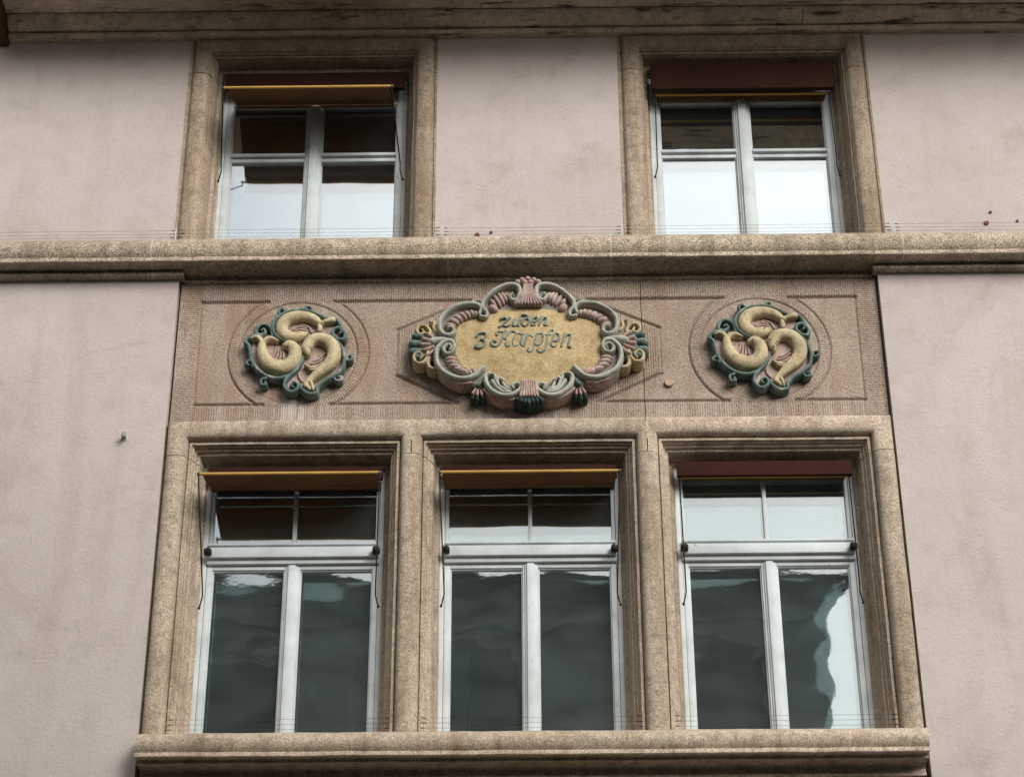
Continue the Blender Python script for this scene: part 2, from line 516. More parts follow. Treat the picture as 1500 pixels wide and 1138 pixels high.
def crom(pts, n=6):
    """Catmull-Rom through control points; extra columns interpolate with them"""
    P_ = [np.array(p, float) for p in pts]
    if len(P_) < 3:
        return [P_[0] + (P_[-1] - P_[0]) * t / n for t in range(n + 1)]
    out = []
    for i in range(len(P_) - 1):
        p0 = P_[i - 1] if i > 0 else 2 * P_[0] - P_[1]
        p1, p2 = P_[i], P_[i + 1]
        p3 = P_[i + 2] if i + 2 < len(P_) else 2 * P_[-1] - P_[-2]
        for j in range(n):
            t = j / n
            out.append(0.5 * (2 * p1 + (p2 - p0) * t + (2 * p0 - 5 * p1 + 4 * p2 - p3) * t * t + (3 * p1 - p0 - 3 * p2 + p3) * t ** 3))
    out.append(P_[-1])
    return out

def relief(bm, pts, y_back, y_mid, n=6, nt=9, rough=0.0):
    """carved roll: pts rows are (x, z, half width, height above y_mid); ends rounded, back closed"""
    s = crom(pts, n)
    rows = []
    for i, p in enumerate(s):
        a = s[max(0, i - 1)]
        b = s[min(len(s) - 1, i + 1)]
        d = Vector((b[0] - a[0], b[1] - a[1]))
        d = d.normalized() if d.length > 1e-9 else Vector((1, 0))
        rows.append([p[0], p[1], max(p[2], 0.0008), max(p[3], 0.0008), d])
    first, last = rows[0], rows[-1]
    capA, capB = [], []
    for e in (0.98, 0.85, 0.55):
        c = math.sqrt(1 - e * e)
        capA.append([first[0] - first[4].x * first[2] * e, first[1] - first[4].y * first[2] * e, first[2] * c, first[3] * c, first[4]])
    for e in (0.55, 0.85, 0.98):
        c = math.sqrt(1 - e * e)
        capB.append([last[0] + last[4].x * last[2] * e, last[1] + last[4].y * last[2] * e, last[2] * c, last[3] * c, last[4]])
    rows = capA + rows + capB
    rings = []
    for x, z, w, h, d in rows:
        nx, nz = -d.y, d.x
        ring = [bm.verts.new((x + nx * w, y_back, z + nz * w))]
        for k in range(nt):
            t = math.pi * k / (nt - 1)
            lw, yy = w * math.cos(t), y_mid - h * math.sin(t)
            ring.append(bm.verts.new((x + nx * lw, yy, z + nz * lw)))
        ring.append(bm.verts.new((x - nx * w, y_back, z - nz * w)))
        rings.append(ring)
    K = len(rings[0])
    for r0, r1 in zip(rings, rings[1:]):
        for k in range(K):
            bm.faces.new((r0[k], r0[(k + 1) % K], r1[(k + 1) % K], r1[k]))
    bm.faces.new(rings[0])
    bm.faces.new(rings[-1][::-1])

def lump(bm, x, z, rx, rz, ang, y0, h, sub=2):
    m = Matrix.Translation((x, y0, z)) @ Matrix.Rotation(ang, 4, 'Y') @ Matrix.Diagonal((rx, h, rz, 1))
    bmesh.ops.create_icosphere(bm, subdivisions=sub, radius=1.0, matrix=m)

def slab(bm, outline, y_back, y_front, bev):
    vf = [bm.verts.new((x, y_front + bev, z)) for x, z in outline]
    vb = [bm.verts.new((x, y_back, z)) for x, z in outline]
    cx = sum(p[0] for p in outline) / len(outline)
    cz = sum(p[1] for p in outline) / len(outline)
    vi = []
    N = len(outline)
    for i, (x, z) in enumerate(outline):
        a, b = Vector(outline[i - 1]), Vector(outline[(i + 1) % N])
        d = (b - a).normalized()
        nrm = Vector((-d.y, d.x))
        if nrm.dot(Vector((cx - x, cz - z))) < 0:
            nrm = -nrm
        vi.append(bm.verts.new((x + nrm.x * bev, y_front, z + nrm.y * bev)))
    for i in range(N):
        j = (i + 1) % N
        bm.faces.new((vb[i], vb[j], vf[j], vf[i]))
        bm.faces.new((vf[i], vf[j], vi[j], vi[i]))
    bm.faces.new(vi)
    bm.faces.new(vb[::-1])

def tube(bm, pts, r, seg=6):
    P_ = [Vector(p) for p in pts]
    rings = []
    for i, p in enumerate(P_):
        d = (P_[min(i + 1, len(P_) - 1)] - P_[max(0, i - 1)]).normalized()
        a = d.cross(Vector((0, 0, 1)) if abs(d.z) < 0.9 else Vector((1, 0, 0))).normalized()
        b = d.cross(a)
        rings.append([bm.verts.new(p + (a * math.cos(2 * math.pi * k / seg) + b * math.sin(2 * math.pi * k / seg)) * r) for k in range(seg)])
    for r0, r1 in zip(rings, rings[1:]):
        for k in range(seg):
            bm.faces.new((r0[k], r0[(k + 1) % seg], r1[(k + 1) % seg], r1[k]))
    bm.faces.new(rings[0][::-1])
    bm.faces.new(rings[-1])

# ------------------------------------------------------------------ dimensions of the facade (metres)
BAY = 1.985                      # half width of the stone bay
LW = (-1.277, 0.0, 1.277)        # lower window axes
LH, LTOP, SILL = 0.485, 7.225, 5.60
MUL = 0.6385                     # mullion axes
UW = (-1.284, 1.306)             # upper window axes
UH, UTOP, USILL = 0.556, 9.94, 8.56
Z_STR0, Z_STR1 = 8.345, 8.60     # string course
Z_EAVE = 10.10
XL, XR = -9.0, 9.0

# ------------------------------------------------------------------ ground and street
def struct(name, bm, mat):
    o = obj(name, bm, mat, None, None)
    o['kind'] = 'structure'
    return o
struct('ground', bxs([(-300, 300, -300, 300, -0.30, -0.05)]), M['paving'])
struct('road', bxs([(-120, 120, -8.6, -2.2, -0.049, 0.0)]), M['asphalt'])
struct('pavement', bxs([(-120, 120, -2.2, 0.0, -0.049, 0.12)], 0), M['paving'])
struct('far_pavement', bxs([(-120, 120, -11.6, -8.6, -0.049, 0.12)], 0), M['paving'])

# ------------------------------------------------------------------ the house
house = thing('townhouse', 'pink plastered house front with sandstone window bay, carved frieze and wooden eaves', 'building')

TH = 0.42
bm = bxs([(XL, -BAY, 0.0, TH, 0.12, 8.40), (BAY, XR, 0.0, TH, 0.12, 8.40),
          (-BAY, BAY, 0.002, TH, 0.12, 4.75),
          (XL, UW[0] - UH - 0.195, 0.0, TH, 8.402, 10.6), (UW[0] + UH + 0.195, UW[1] - UH - 0.195, 0.0, TH, 8.402, 10.6),
          (UW[1] + UH + 0.195, XR, 0.0, TH, 8.402, 10.6),
          (XL, -3.22, 0.004, TH, 10.602, 12.0)])
obj('plaster_wall', bm, M['plaster'], house, None)

# masonry behind the stone dressings, so nothing shows through the joints
bm = bxs([(-BAY + .01, BAY - .01, 0.212, TH, LTOP + 0.02, 8.39), (-BAY + .01, BAY - .01, 0.212, TH, 4.76, SILL - 0.02)])
for c in UW:
    box(bm, c - UH - 0.19, c + UH + 0.19, 0.212, TH, UTOP + 0.02, 10.58)
    box(bm, c - UH - 0.19, c + UH + 0.19, 0.212, TH, 8.41, USILL - 0.02)
    for s in (-1, 1):
        a, b = sorted((c + s * (UH + 0.02), c + s * (UH + 0.19)))
        box(bm, a, b, 0.212, TH, USILL - 0.018, UTOP + 0.018)
for a, b in ((-BAY + .01, LW[0] - LH - .02), (LW[0] + LH + .02, LW[1] - LH - .02), (LW[1] + LH + .02, LW[2] - LH - .02), (LW[2] + LH + .02, BAY - .01)):
    box(bm, a, b, 0.212, TH, SILL - 0.018, LTOP + 0.018)
obj('masonry', bm, M['mortar'], house, None)

# rooms behind the windows
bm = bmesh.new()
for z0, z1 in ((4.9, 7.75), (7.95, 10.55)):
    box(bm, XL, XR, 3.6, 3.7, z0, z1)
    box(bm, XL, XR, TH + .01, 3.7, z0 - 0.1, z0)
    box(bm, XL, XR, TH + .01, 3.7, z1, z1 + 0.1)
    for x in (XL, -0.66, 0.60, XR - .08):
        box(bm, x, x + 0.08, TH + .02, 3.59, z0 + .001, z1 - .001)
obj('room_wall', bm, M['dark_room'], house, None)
bm = bmesh.new()
for i, (a, b) in enumerate(((0, 1),)):
    vs = [bm.verts.new(v) for v in ((XL, -0.80, 10.34), (XR, -0.80, 10.34), (XR, 6.5, 15.0), (XL, 6.5, 15.0), (XL, -0.80, 10.50), (XR, -0.80, 10.50), (XR, 6.5, 15.2), (XL, 6.5, 15.2))]
    for f in ((0, 1, 2, 3), (4, 7, 6, 5), (0, 4, 5, 1), (1, 5, 6, 2), (2, 6, 7, 3), (3, 7, 4, 0)):
        bm.faces.new([vs[k] for k in f])
for v in bm.verts:
    if v.co.x < 0:
        v.co.x = -3.2
obj('roof', bm, M['tile'], house, None)

# eaves: bed moulding, cove board, soffit boards, gutter board
eaves = part_empty('eaves', house)
EX0 = -3.15
def eave_board(yz, splits, name='board'):
    xs = [EX0] + splits + [XR]
    for a, b in zip(xs, xs[1:]):
        obj(name, extrude_x(yz, a + 0.002, b - 0.002, 0.12, 0.0022), M['eave'], eaves, 30)
eave_board([(0.05, 10.102), (-0.048, 10.104), (-0.058, 10.112), (-0.060, 10.128), (-0.052, 10.138), (0.05, 10.138)], [1.9], 'bed_moulding')
eave_board([(0.05, 10.146), (-0.050, 10.144), (-0.072, 10.149), (-0.095, 10.160), (-0.118, 10.177), (-0.138, 10.199), (-0.146, 10.212), (0.05, 10.212)], [1.68], 'cove_board')
for k, (ya, yb) in enumerate(((-0.155, -0.335), (-0.343, -0.525), (-0.533, -0.715))):
    za = 10.212 + 0.004 * k
    eave_board([(ya, za), (ya - .006, za - .006), (yb + .006, za - .002), (yb, za + .004), (yb, za + 0.026), (ya, za + 0.026)], [[0.9], [-1.2, 2.2], [0.3]][k], 'board')
bm = bmesh.new()
box(bm, EX0, XR, -0.78, -0.72, 10.19, 10.36, 0.004)
obj('gutter_board', bm, M['eave'], eaves)
bm = bmesh.new()
tube(bm, [(EX0 - .05, -0.84, 10.31), (XR, -0.84, 10.31)], 0.07, 12)
obj('gutter', bm, M['steel'], eaves)
bm = bmesh.new()
box(bm, -3.215, -3.152, -0.80, -0.002, 10.075, 10.58, 0.004)
obj('end_board', bm, M['brown'], eaves)

# string course
string = part_empty('string_course', house)
top = [(0.03, 8.604), (-0.036, 8.602), (-0.090, 8.580), (-0.128, 8.545), (-0.144, 8.514), (-0.147, 8.484), (-0.140, 8.454), (-0.126, 8.434), (-0.118, 8.428),
       (-0.138, 8.427), (-0.140, 8.422), (-0.140, 8.403), (-0.136, 8.399)]
mid = top + [(-0.122, 8.398), (-0.116, 8.412), (-0.040, 8.408), (0.004, 8.402), (0.030, 8.392), (0.046, 8.376), (0.036, 8.371), (0.020, 8.370), (0.020, 8.360), (0.030, 8.354), (0.09, 8.352), (0.09, 8.604)]
side = top + [(-0.120, 8.400), (-0.050, 8.398), (-0.030, 8.392), (-0.024, 8.384), (-0.052, 8.382), (-0.054, 8.378), (-0.054, 8.366), (-0.050, 8.363), (0.02, 8.362), (0.02, 8.604)]
joints = [XL, -2.13, -0.452, 0.472, 2.12, XR]
for a, b in zip(joints, joints[1:]):
    bm = bmesh.new()
    # the mouldings under the stone change at the bay: straight in the middle, a returned fillet on the walls
    lo, hi = a + 0.0054, b - 0.0054
    for x0, x1, sec in ((lo, min(hi, -1.955), side), (max(lo, -1.955), min(hi, 1.955), mid), (max(lo, 1.955), hi, side)):
        if x1 - x0 > 0.01:
            t = extrude_x(sec, x0, x1, 0.05, 0.0022)
            me = bpy.data.meshes.new('t')
            t.to_mesh(me)
            t.free()
            bm.from_mesh(me)
            bpy.data.meshes.remove(me)
    obj('stone', bm, M['string'], string, 32)
for x in joints[1:-1]:
    sec = side if abs(x) > 1.955 else mid
    obj('mortar_joint', extrude_x([(y + 0.0008 if y < 0.05 else y, z) for y, z in sec], x - 0.0055, x + 0.0055, 1, 0), M['joint'], string, 32)

# frieze with tooled margins, sunk lines, rings and lozenge frames, modelled as a height field
frieze = part_empty('frieze', house)
RC, R1, R2, ZM = 1.29, 0.395, 0.332, 7.893
ZT, ZB = 8.231, 7.560
def seg_d(x, z, a, b):
    ax, az = a; bx_, bz = b
    dx, dz = bx_ - ax, bz - az
    t = np.clip(((x - ax) * dx + (z - az) * dz) / (dx * dx + dz * dz), 0, 1)
    return np.hypot(x - ax - t * dx, z - az - t * dz)
def frieze_stone(x0, x1):
    st = 0.0042
    nx, nz = int((x1 - x0) / st), int((8.352 - 7.435) / st)
    xs, zs = np.linspace(x0, x1, nx), np.linspace(7.435, 8.352, nz)
    X, Z = np.meshgrid(xs, zs, indexing='ij')
    A = np.abs(X)
    r = np.hypot(A - RC, Z - ZM)
    wide = [((1.85, ZT), (1.47, ZT)), ((1.10, ZT), (0.33, ZT)), ((1.85, ZB), (1.47, ZB)), ((1.10, ZB), (0.39, ZB)),
            ((0.33, ZT), (0.735, 8.038)), ((0.39, ZB), (0.735, 7.740))]
    thin = [((1.85, ZT), (1.85, ZB)), ((0.735, 8.038), (0.735, 7.740))]
    h = np.zeros_like(X)
    def groove(d, w, dep):
        return -dep * np.clip(1.4 * (1 - d / w), 0, 1)
    for a, b in wide:
        h = np.minimum(h, groove(seg_d(A, Z, a, b), 0.013, 0.016))
    for a, b in thin:
        h = np.minimum(h, groove(seg_d(A, Z, a, b), 0.008, 0.006))
    arc = np.where(np.abs(Z - ZM) < 0.345, np.abs(r - R1), 1)
    h = np.minimum(h, groove(arc, 0.009, 0.011))
    h = np.minimum(h, groove(np.abs(r - R2), 0.007, 0.005))
    lens = (A - 0.735) * (ZT - 8.038) / (0.735 - 0.33)
    in_loz = (A < 0.735) & ((Z < 8.038 + (0.735 - A) * (ZT - 8.038) / 0.405) & (Z > 7.740 - (0.735 - A) * (7.740 - ZB) / 0.345))
    field = (A < 1.85) & (Z < ZT) & (Z > ZB) & ~in_loz & (r > R1)
    ring = (r <= R1) & (r > R2) & (Z < ZT + .01) & (Z > ZB - .01)
    inner = r <= R2
    tooled = (~field & ~inner).astype(float)
    phase = np.where(A > 1.85, Z, X)
    phase = np.where(ring, np.arctan2(Z - ZM, A - RC) * 0.363, phase)
    h = h - 0.004 * field - 0.006 * inner
    rng = np.random.default_rng(3)
    h = h + rng.normal(0, 0.0006, h.shape)
    # mineral drips below the carvings
    drip = np.zeros_like(X)
    for c, w in ((-1.29, 0.20), (1.25, 0.22), (0.0, 0.46)):
        drip = np.maximum(drip, np.clip(1 - np.abs(X - c) / w, 0, 1) * np.clip((7.68 - Z) / 0.12, 0, 1))
    drip = np.maximum(drip, 0.22 * np.clip((7.64 - Z) / 0.1, 0, 1))
    n = nx * nz
    co = np.empty((n + 0, 3))
    co[:, 0] = X.ravel(); co[:, 1] = (0.036 - h).ravel(); co[:, 2] = Z.ravel()
    i = np.arange(n).reshape(nx, nz)
    q = np.stack([i[:-1, :-1], i[1:, :-1], i[1:, 1:], i[:-1, 1:]], -1).reshape(-1, 4)
    me = bpy.data.meshes.new('stone')
    me.vertices.add(n); me.vertices.foreach_set('co', co.ravel())
    me.loops.add(q.size); me.loops.foreach_set('vertex_index', q.ravel().astype(np.int32))
    me.polygons.add(len(q)); me.polygons.foreach_set('loop_start', np.arange(0, q.size, 4, dtype=np.int32))
    me.update(calc_edges=True)
    for nm, arr in (('phase', phase), ('tooled', tooled), ('drip', drip)):
        at = me.attributes.new(nm, 'FLOAT', 'POINT')
        at.data.foreach_set('value', arr.ravel().astype(np.float32))
    me.polygons.foreach_set('use_smooth', [True] * len(q))
    me.materials.append(M['frieze'])
    o = bpy.data.objects.new('stone', me)
    COL.objects.link(o)
    o.parent = frieze
    ORIGIN[o.name] = Vector()
for a, b in ((-BAY + .012, 0.636), (0.640, BAY - .012)):
    frieze_stone(a, b)

# lower window surrounds: stepped reveal, fillet, roll
LPROF = [(0.000, 0.205), (0.006, 0.198), (0.010, 0.178), (0.024, 0.174), (0.028, 0.156), (0.036, 0.094), (0.040, 0.084), (0.051, 0.080), (0.054, 0.060), (0.063, 0.056), (0.066, 0.038), (0.074, 0.031),
         (0.074, 0.018), (0.088, 0.018), (0.091, 0.032), (0.094, 0.030), (0.096, 0.010), (0.102, -0.008), (0.112, -0.020), (0.130, -0.027),
         (0.154, -0.029), (0.178, -0.027), (0.196, -0.020), (0.206, -0.008)]
LEND = [(0.211, 0.012), (0.215, 0.040), (0.228, 0.012), (0.232, 0.002)]
ZJ = 7.235
bay = part_empty('window_surround', house, 'broad sandstone surround joining the three lower windows')
c0, c1, c2 = LW
def reveal(prof):
    return [(0.0, 0.30)] + prof
for k, c in enumerate(LW):
    prof = reveal(LPROF)
    path = [(c - LH, ZJ), (c - LH, LTOP), (c + LH, LTOP), (c + LH, ZJ)]
    path[0] = (c - LH, ZJ - 0.022); path[3] = (c + LH, ZJ - 0.022)
    bm = sweep(prof, path, 0.30, 0.05, 0.0018)
    if k < 2:
        clip_x(bm, (LW[k] + LW[k + 1]) / 2 - 0.0025, True)
    if k > 0:
        clip_x(bm, (LW[k] + LW[k - 1]) / 2 + 0.0025, False)
    obj('lintel', bm, M['sand'], bay, 38)
half = LPROF[:LPROF.index((0.154, -0.029)) + 1]
def shaft(prof_xy, z0, z1, amp=0.002):
    bm = bmesh.new()
    k = int((z1 - z0) / 0.06)
    rings = [[bm.verts.new((x, y, z0 + (z1 - z0) * i / k)) for x, y in prof_xy] for i in range(k + 1)]
    K = len(prof_xy)
    for r0, r1 in zip(rings, rings[1:]):
        for j in range(K):
            bm.faces.new((r0[j], r0[(j + 1) % K], r1[(j + 1) % K], r1[j]))
    bm.faces.new(rings[0]); bm.faces.new(rings[-1])
    jitter(bm, amp, 4)
    return bm
for m in (-MUL, MUL):
    pr = [(m - 0.154 + u, y) for u, y in reveal(half)]
    pr += [(m + 0.154 - u, y) for u, y in reveal(half)[::-1]][1:]
    obj('mullion', shaft(pr, SILL - 0.03, ZJ - 0.026), M['sand'], bay, 38)
for s, c in ((-1, c0), (1, c2)):
    pr = [(c + s * (LH + u), y) for u, y in reveal(LPROF + LEND)]
    pr += [(pr[-1][0], 0.30)]
    obj('jamb', shaft(pr, SILL - 0.03, ZJ - 0.026), M['sand'], bay, 38)
    # outer ends of the end lintels carry the same edge strip up to the frieze
    pr = [(c + s * (LH + u), y) for u, y in LPROF[-2:] + LEND]
    pr += [(pr[-1][0], 0.2), (pr[0][0], 0.2)]
    obj('edge_strip', shaft(pr, ZJ - 0.022, 7.432, 0.001), M['sand'], bay, 38)
for m in (-MUL, MUL):
    obj('mortar_joint', bxs([(m - 0.0024, m + 0.0024, -0.030, 0.212, ZJ + 0.055, 7.425)]), M['joint'], bay, None)

# sill under the three windows
sill = part_empty('window_sill', house)
SEC = [(0.30, 5.602), (-0.040, 5.600), (-0.095, 5.588), (-0.138, 5.566), (-0.157, 5.538), (-0.158, 5.514), (-0.150, 5.490), (-0.136, 5.474), (-0.128, 5.469),
       (-0.150, 5.467), (-0.152, 5.463), (-0.152, 5.446), (-0.147, 5.442), (-0.138, 5.452), (-0.092, 5.452), (-0.086, 5.446), (-0.086, 5.434), (-0.074, 5.432), (-0.070, 5.440),
       (-0.020, 5.438), (0.010, 5.430), (0.026, 5.416), (0.030, 5.400), (0.016, 5.396), (0.014, 5.380), (0.040, 5.374), (0.058, 5.360), (0.060, 4.76), (0.30, 4.76)]
sj = [-1.968, -0.645, 0.690, 1.966]
for a, b in zip(sj, sj[1:]):
    obj('stone', extrude_x(SEC, a + 0.002, b - 0.002, 0.05, 0.0026), M['sand'], sill, 32)
for x in sj[1:-1]:
    obj('mortar_joint', extrude_x([(y + 0.001 if y < 0.2 else y, z) for y, z in SEC], x - 0.003, x + 0.003, 1, 0), M['joint'], sill, 32)

# upper window surrounds
UPROF = [(0.000, 0.30), (0.000, 0.205), (0.012, 0.195), (0.016, 0.130), (0.034, 0.122), (0.038, 0.062), (0.043, 0.048), (0.048, 0.036), (0.051, 0.026), (0.060, 0.024), (0.063, 0.010),
         (0.069, 0.006), (0.073, -0.006), (0.080, -0.012), (0.100, -0.021), (0.128, -0.025), (0.152, -0.021), (0.168, -0.010), (0.174, 0.004), (0.180, 0.006), (0.182, -0.004), (0.195, -0.004), (0.195, 0.06)]
UJ = 9.84
for c, lab in zip(UW, ('weathered sandstone surround of the upper left window', 'weathered sandstone surround of the upper right window')):
    sr = part_empty('window_surround', house, lab)
    obj('lintel', sweep(UPROF, [(c - UH, UJ + .002), (c - UH, UTOP), (c + UH, UTOP), (c + UH, UJ + .002)], 0.30, 0.05, 0.0018), M['sand_up'], sr, 38)
    for s in (-1, 1):
        pr = [(c + s * (UH + u), y) for u, y in UPROF] + [(c + s * (UH + 0.195), 0.30)]
        obj('jamb', shaft(pr, USILL - 0.02, UJ - 0.001), M['sand_up'], sr, 38)

# windows
def frame_boxes(x0, x1, z0, z1, w, y0, y1, top=None, bot=None):
    t, b = (w if top is None else top), (w if bot is None else bot)
    return [(x0, x0 + w, y0, y1, z0, z1), (x1 - w, x1, y0, y1, z0, z1), (x0 + w, x1 - w, y0 + .001, y1, z1 - t, z1), (x0 + w, x1 - w, y0 + .001, y1, z0, z0 + b)]
def pane(parent, x0, x1, z0, z1, y, mats, tilt=(0, 0)):
    for dy, m, nm in ((0.0, mats[0], 'pane'), (0.055, mats[1], 'inner_pane')):
        bm = bmesh.new()
        box(bm, -(x1 - x0) / 2, (x1 - x0) / 2, -0.002, 0.002, -(z1 - z0) / 2, (z1 - z0) / 2)
        rot = Matrix.Rotation(R(tilt[0] + random.uniform(-.12, .12)), 4, 'X') @ Matrix.Rotation(R(tilt[1] + random.uniform(-.15, .15)), 4, 'Z')
        bmesh.ops.transform(bm, matrix=Matrix.Translation(((x0 + x1) / 2, y + dy, (z0 + z1) / 2)) @ rot, verts=bm.verts[:])
        obj(nm, bm, m, parent, None)

LLAB = ('left window of the lower row, dark panes under a yellow awning', 'middle window of the lower row, bright ripples at the transom',
        'right window of the lower row, bright sky in its transom and right edge')
for c, lab in zip(LW, LLAB):
    w = part_empty('window', house, lab)
    W_ = M['white']
    obj('frame', bxs(frame_boxes(c - 0.50, c + 0.50, SILL - 0.03, LTOP + 0.01, 0.038, 0.205, 0.33), 0.003), W_, w)
    bm = bxs([(c - 0.462, c + 0.462, 0.165, 0.30, 6.690, 6.752), (c - 0.462, c + 0.462, 0.190, 0.30, 6.662, 6.6895)], 0.006)
    box(bm, c - 0.462, c + 0.462, 0.172, 0.30, 6.764, 6.778, 0.004)
    obj('transom_bar', bm, W_, w)
    obj('transom_sash', bxs(frame_boxes(c - 0.460, c + 0.460, 6.779, LTOP - 0.03, 0.020, 0.215, 0.29, 0.03, 0.004), 0.003), W_, w)
    obj('glazing_bar', bxs([(c - 0.011, c + 0.011, 0.212, 0.262, 6.780, LTOP - .06)], 0.004), W_, w)
    for s in (-1, 1):
        a, b = (c - 0.460, c - 0.012) if s < 0 else (c + 0.012, c + 0.460)
        bs = frame_boxes(a, b, SILL - 0.02, 6.658, 0.030, 0.212, 0.285, 0.022, 0.05)
        bs += frame_boxes(a + 0.030, b - 0.030, SILL + 0.03, 6.636, 0.007, 0.222, 0.262)
        obj('casement', bxs(bs, 0.003), W_, w)
        pane(w, a + 0.034, b - 0.034, SILL + 0.03, 6.634, 0.238, (M['glass_out'], M['glass_in']), (0.0, 0.0))
        a2, b2 = (c - 0.440, c - 0.010) if s < 0 else (c + 0.010, c + 0.440)
        pane(w, a2, b2, 6.782, LTOP - 0.055, 0.236, (M['glass_out'], M['glass_in']))
    bm = bxs([(c - 0.020, c + 0.020, 0.190, 0.2115, SILL - 0.02, 6.655)], 0.005)
    box(bm, c - 0.030, c + 0.030, 0.203, 0.212, SILL - 0.02, 6.652, 0.002)
    obj('meeting_strip', bm, W_, w)

ULAB = ('upper left window, black upper panes above pale blue lower panes', 'upper right window, dark upper panes above white sky in the lower panes')
for c, lab in zip(UW, ULAB):
    w = part_empty('window', house, lab)
    W_ = M['white']
    obj('frame', bxs(frame_boxes(c - 0.575, c + 0.575, USILL - 0.02, UTOP + 0.01, 0.040, 0.205, 0.33), 0.003), W_, w)
    for s in (-1, 1):
        a, b = (c - 0.534, c - 0.012) if s < 0 else (c + 0.012, c + 0.534)
        bs = frame_boxes(a, b, USILL - 0.01, UTOP - 0.03, 0.036, 0.212, 0.285, 0.14, 0.03)
        bs += frame_boxes(a + 0.036, b - 0.036, USILL + 0.02, UTOP - 0.17, 0.007, 0.222, 0.262)
        obj('casement', bxs(bs, 0.003), W_, w)
        bm = bxs([(a + 0.037, b - 0.037, 0.206, 0.262, 9.384, 9.406), (a + 0.037, b - 0.037, 0.218, 0.262, 9.348, 9.372)], 0.004)
        obj('glazing_bar', bm, W_, w)
        gm = (M['glass_flat'], M['glass_flat_in'])
        pane(w, a + 0.040, b - 0.040, USILL + 0.02, 9.347, 0.240, gm, (0.0, 0.0))
        pane(w, a + 0.040, b - 0.040, 9.407, UTOP - 0.17, 0.240, gm, (0.0, 0.0))
    bm = bxs([(c - 0.024, c + 0.024, 0.188, 0.2115, USILL - 0.01, UTOP - .02)], 0.006)
    box(bm, c - 0.036, c + 0.036, 0.203, 0.212, USILL - 0.01, UTOP - .025, 0.002)
    obj('meeting_strip', bm, W_, w)

# ------------------------------------------------------------------ roller awnings
def awning(c, half_w, ytop, ybar, zbar, yroll, zroll, pelmet, arm_z, label, arm_x=0.458):
    t = thing('awning', label, 'awning', (c, 0.1, zbar), 'roller awnings in the window heads')
    bm = bmesh.new()
    tube(bm, [(c - half_w, ybar, zbar), (c + half_w, ybar, zbar)], 0.0082, 10)
    obj('front_bar', bm, M['bar'], t)
    bm = bmesh.new()
    g = []
    nx, ny = 24, 6
    for i in range(nx + 1):
        x = c - half_w + 0.012 + (2 * half_w - 0.024) * i / nx
        row = []
        for j in range(ny + 1):
            f = j / ny
            y = ybar + (yroll - ybar) * f
            z = zbar + 0.002 + (zroll - zbar) * f - 0.010 * math.sin(math.pi * f) * (1 + 0.5 * math.sin(i * 0.9))
            row.append(bm.verts.new((x, y, z)))
        g.append(row)
    for i in range(nx):
        for j in range(ny):
            bm.faces.new((g[i][j], g[i + 1][j], g[i + 1][j + 1], g[i][j + 1]))
    r = bmesh.ops.solidify(bm, geom=bm.faces[:], thickness=0.0012)
    obj('cloth', bm, M['cloth'], t)
    bm = bmesh.new()
    tube(bm, [(c - half_w + .01, yroll + 0.02, zroll + 0.02), (c + half_w - .01, yroll + 0.02, zroll + 0.02)], 0.022, 12)
    obj('roller', bm, M['cloth'], t)
    if pelmet:
        x0, x1, y0, y1, z0, z1 = pelmet
        obj('pelmet', bxs([(x0, x1, y0, y1, z0, z1)], 0.004), M['burgundy'], t)
    for s in (-1, 1):
        bm = bmesh.new()
        xa = c + s * (half_w + 0.006)
        yp = 0.135
        xk = c + s * arm_x
        tube(bm, [(xa, ybar, zbar + 0.005), (xa, ybar + 0.004, zbar - 0.03), (xk, yp - 0.03, arm_z + 0.10), (xk - s * 0.001, yp - .015, arm_z + 0.06), (xk + s * 0.014, yp, arm_z)], 0.0042, 6)
        lump(bm, xk + s * 0.015, arm_z, 0.008, 0.010, 0, yp, 0.009, 1)
        obj('arm', bm, M['iron'], t)
        bm = bmesh.new()
        lump(bm, xa, zbar, 0.012, 0.012, 0, ybar, 0.012, 1)
        obj('bar_end', bm, M['steel'], t)
    return t

for c, lab in ((LW[0], 'yellow awning half unrolled over the left window of the lower row'), (LW[1], 'yellow awning half unrolled over the middle window, under the cartouche')):
    t = awning(c, 0.475, 0, -0.150 if c < -1 else -0.085, 7.028 if c < -1 else 7.062, 0.180, 7.112, (c - 0.476, c + 0.476, 0.130, 0.156, 7.140, 7.217), 6.38, lab)
    for s in (-1, 1):
        bm = bxs([(c + s * 0.452 - 0.020, c + s * 0.452 + 0.020, 0.130, 0.166, 6.700, 6.728)], 0.004)
        lump(bm, c + s * 0.447, 6.714, 0.016, 0.020, 0, 0.128, 0.014, 1)
        obj('stay_bracket', bm, M['iron'], t)
c = LW[2]
t = awning(c, 0.455, 0, 0.140, 7.138, 0.185, 7.150, (c - 0.476, c + 0.476, 0.100, 0.128, 7.128, 7.215), 6.38, 'rolled-up awning behind a brown pelmet over the right window of the lower row')
for s in (-1, 1):
    bm = bxs([(c + s * 0.452 - 0.020, c + s * 0.452 + 0.020, 0.130, 0.166, 6.700, 6.728)], 0.004)
    lump(bm, c + s * 0.447, 6.714, 0.016, 0.020, 0, 0.128, 0.014, 1)
    obj('stay_bracket', bm, M['iron'], t)
awning(UW[0], 0.490, 0, -0.235, 9.556, 0.180, 9.748, (UW[0] - 0.545, UW[0] + 0.545, 0.105, 0.135, 9.815, 9.934), 9.15, 'orange-yellow awning pulled furthest out over the upper left window', 0.532)
awning(UW[1], 0.520, 0, 0.110, 9.742, 0.185, 9.765, (UW[1] - 0.550, UW[1] + 0.550, 0.050, 0.085, 9.742, 9.934), 9.15, 'retracted awning under a wide burgundy pelmet in the upper right window', 0.532)

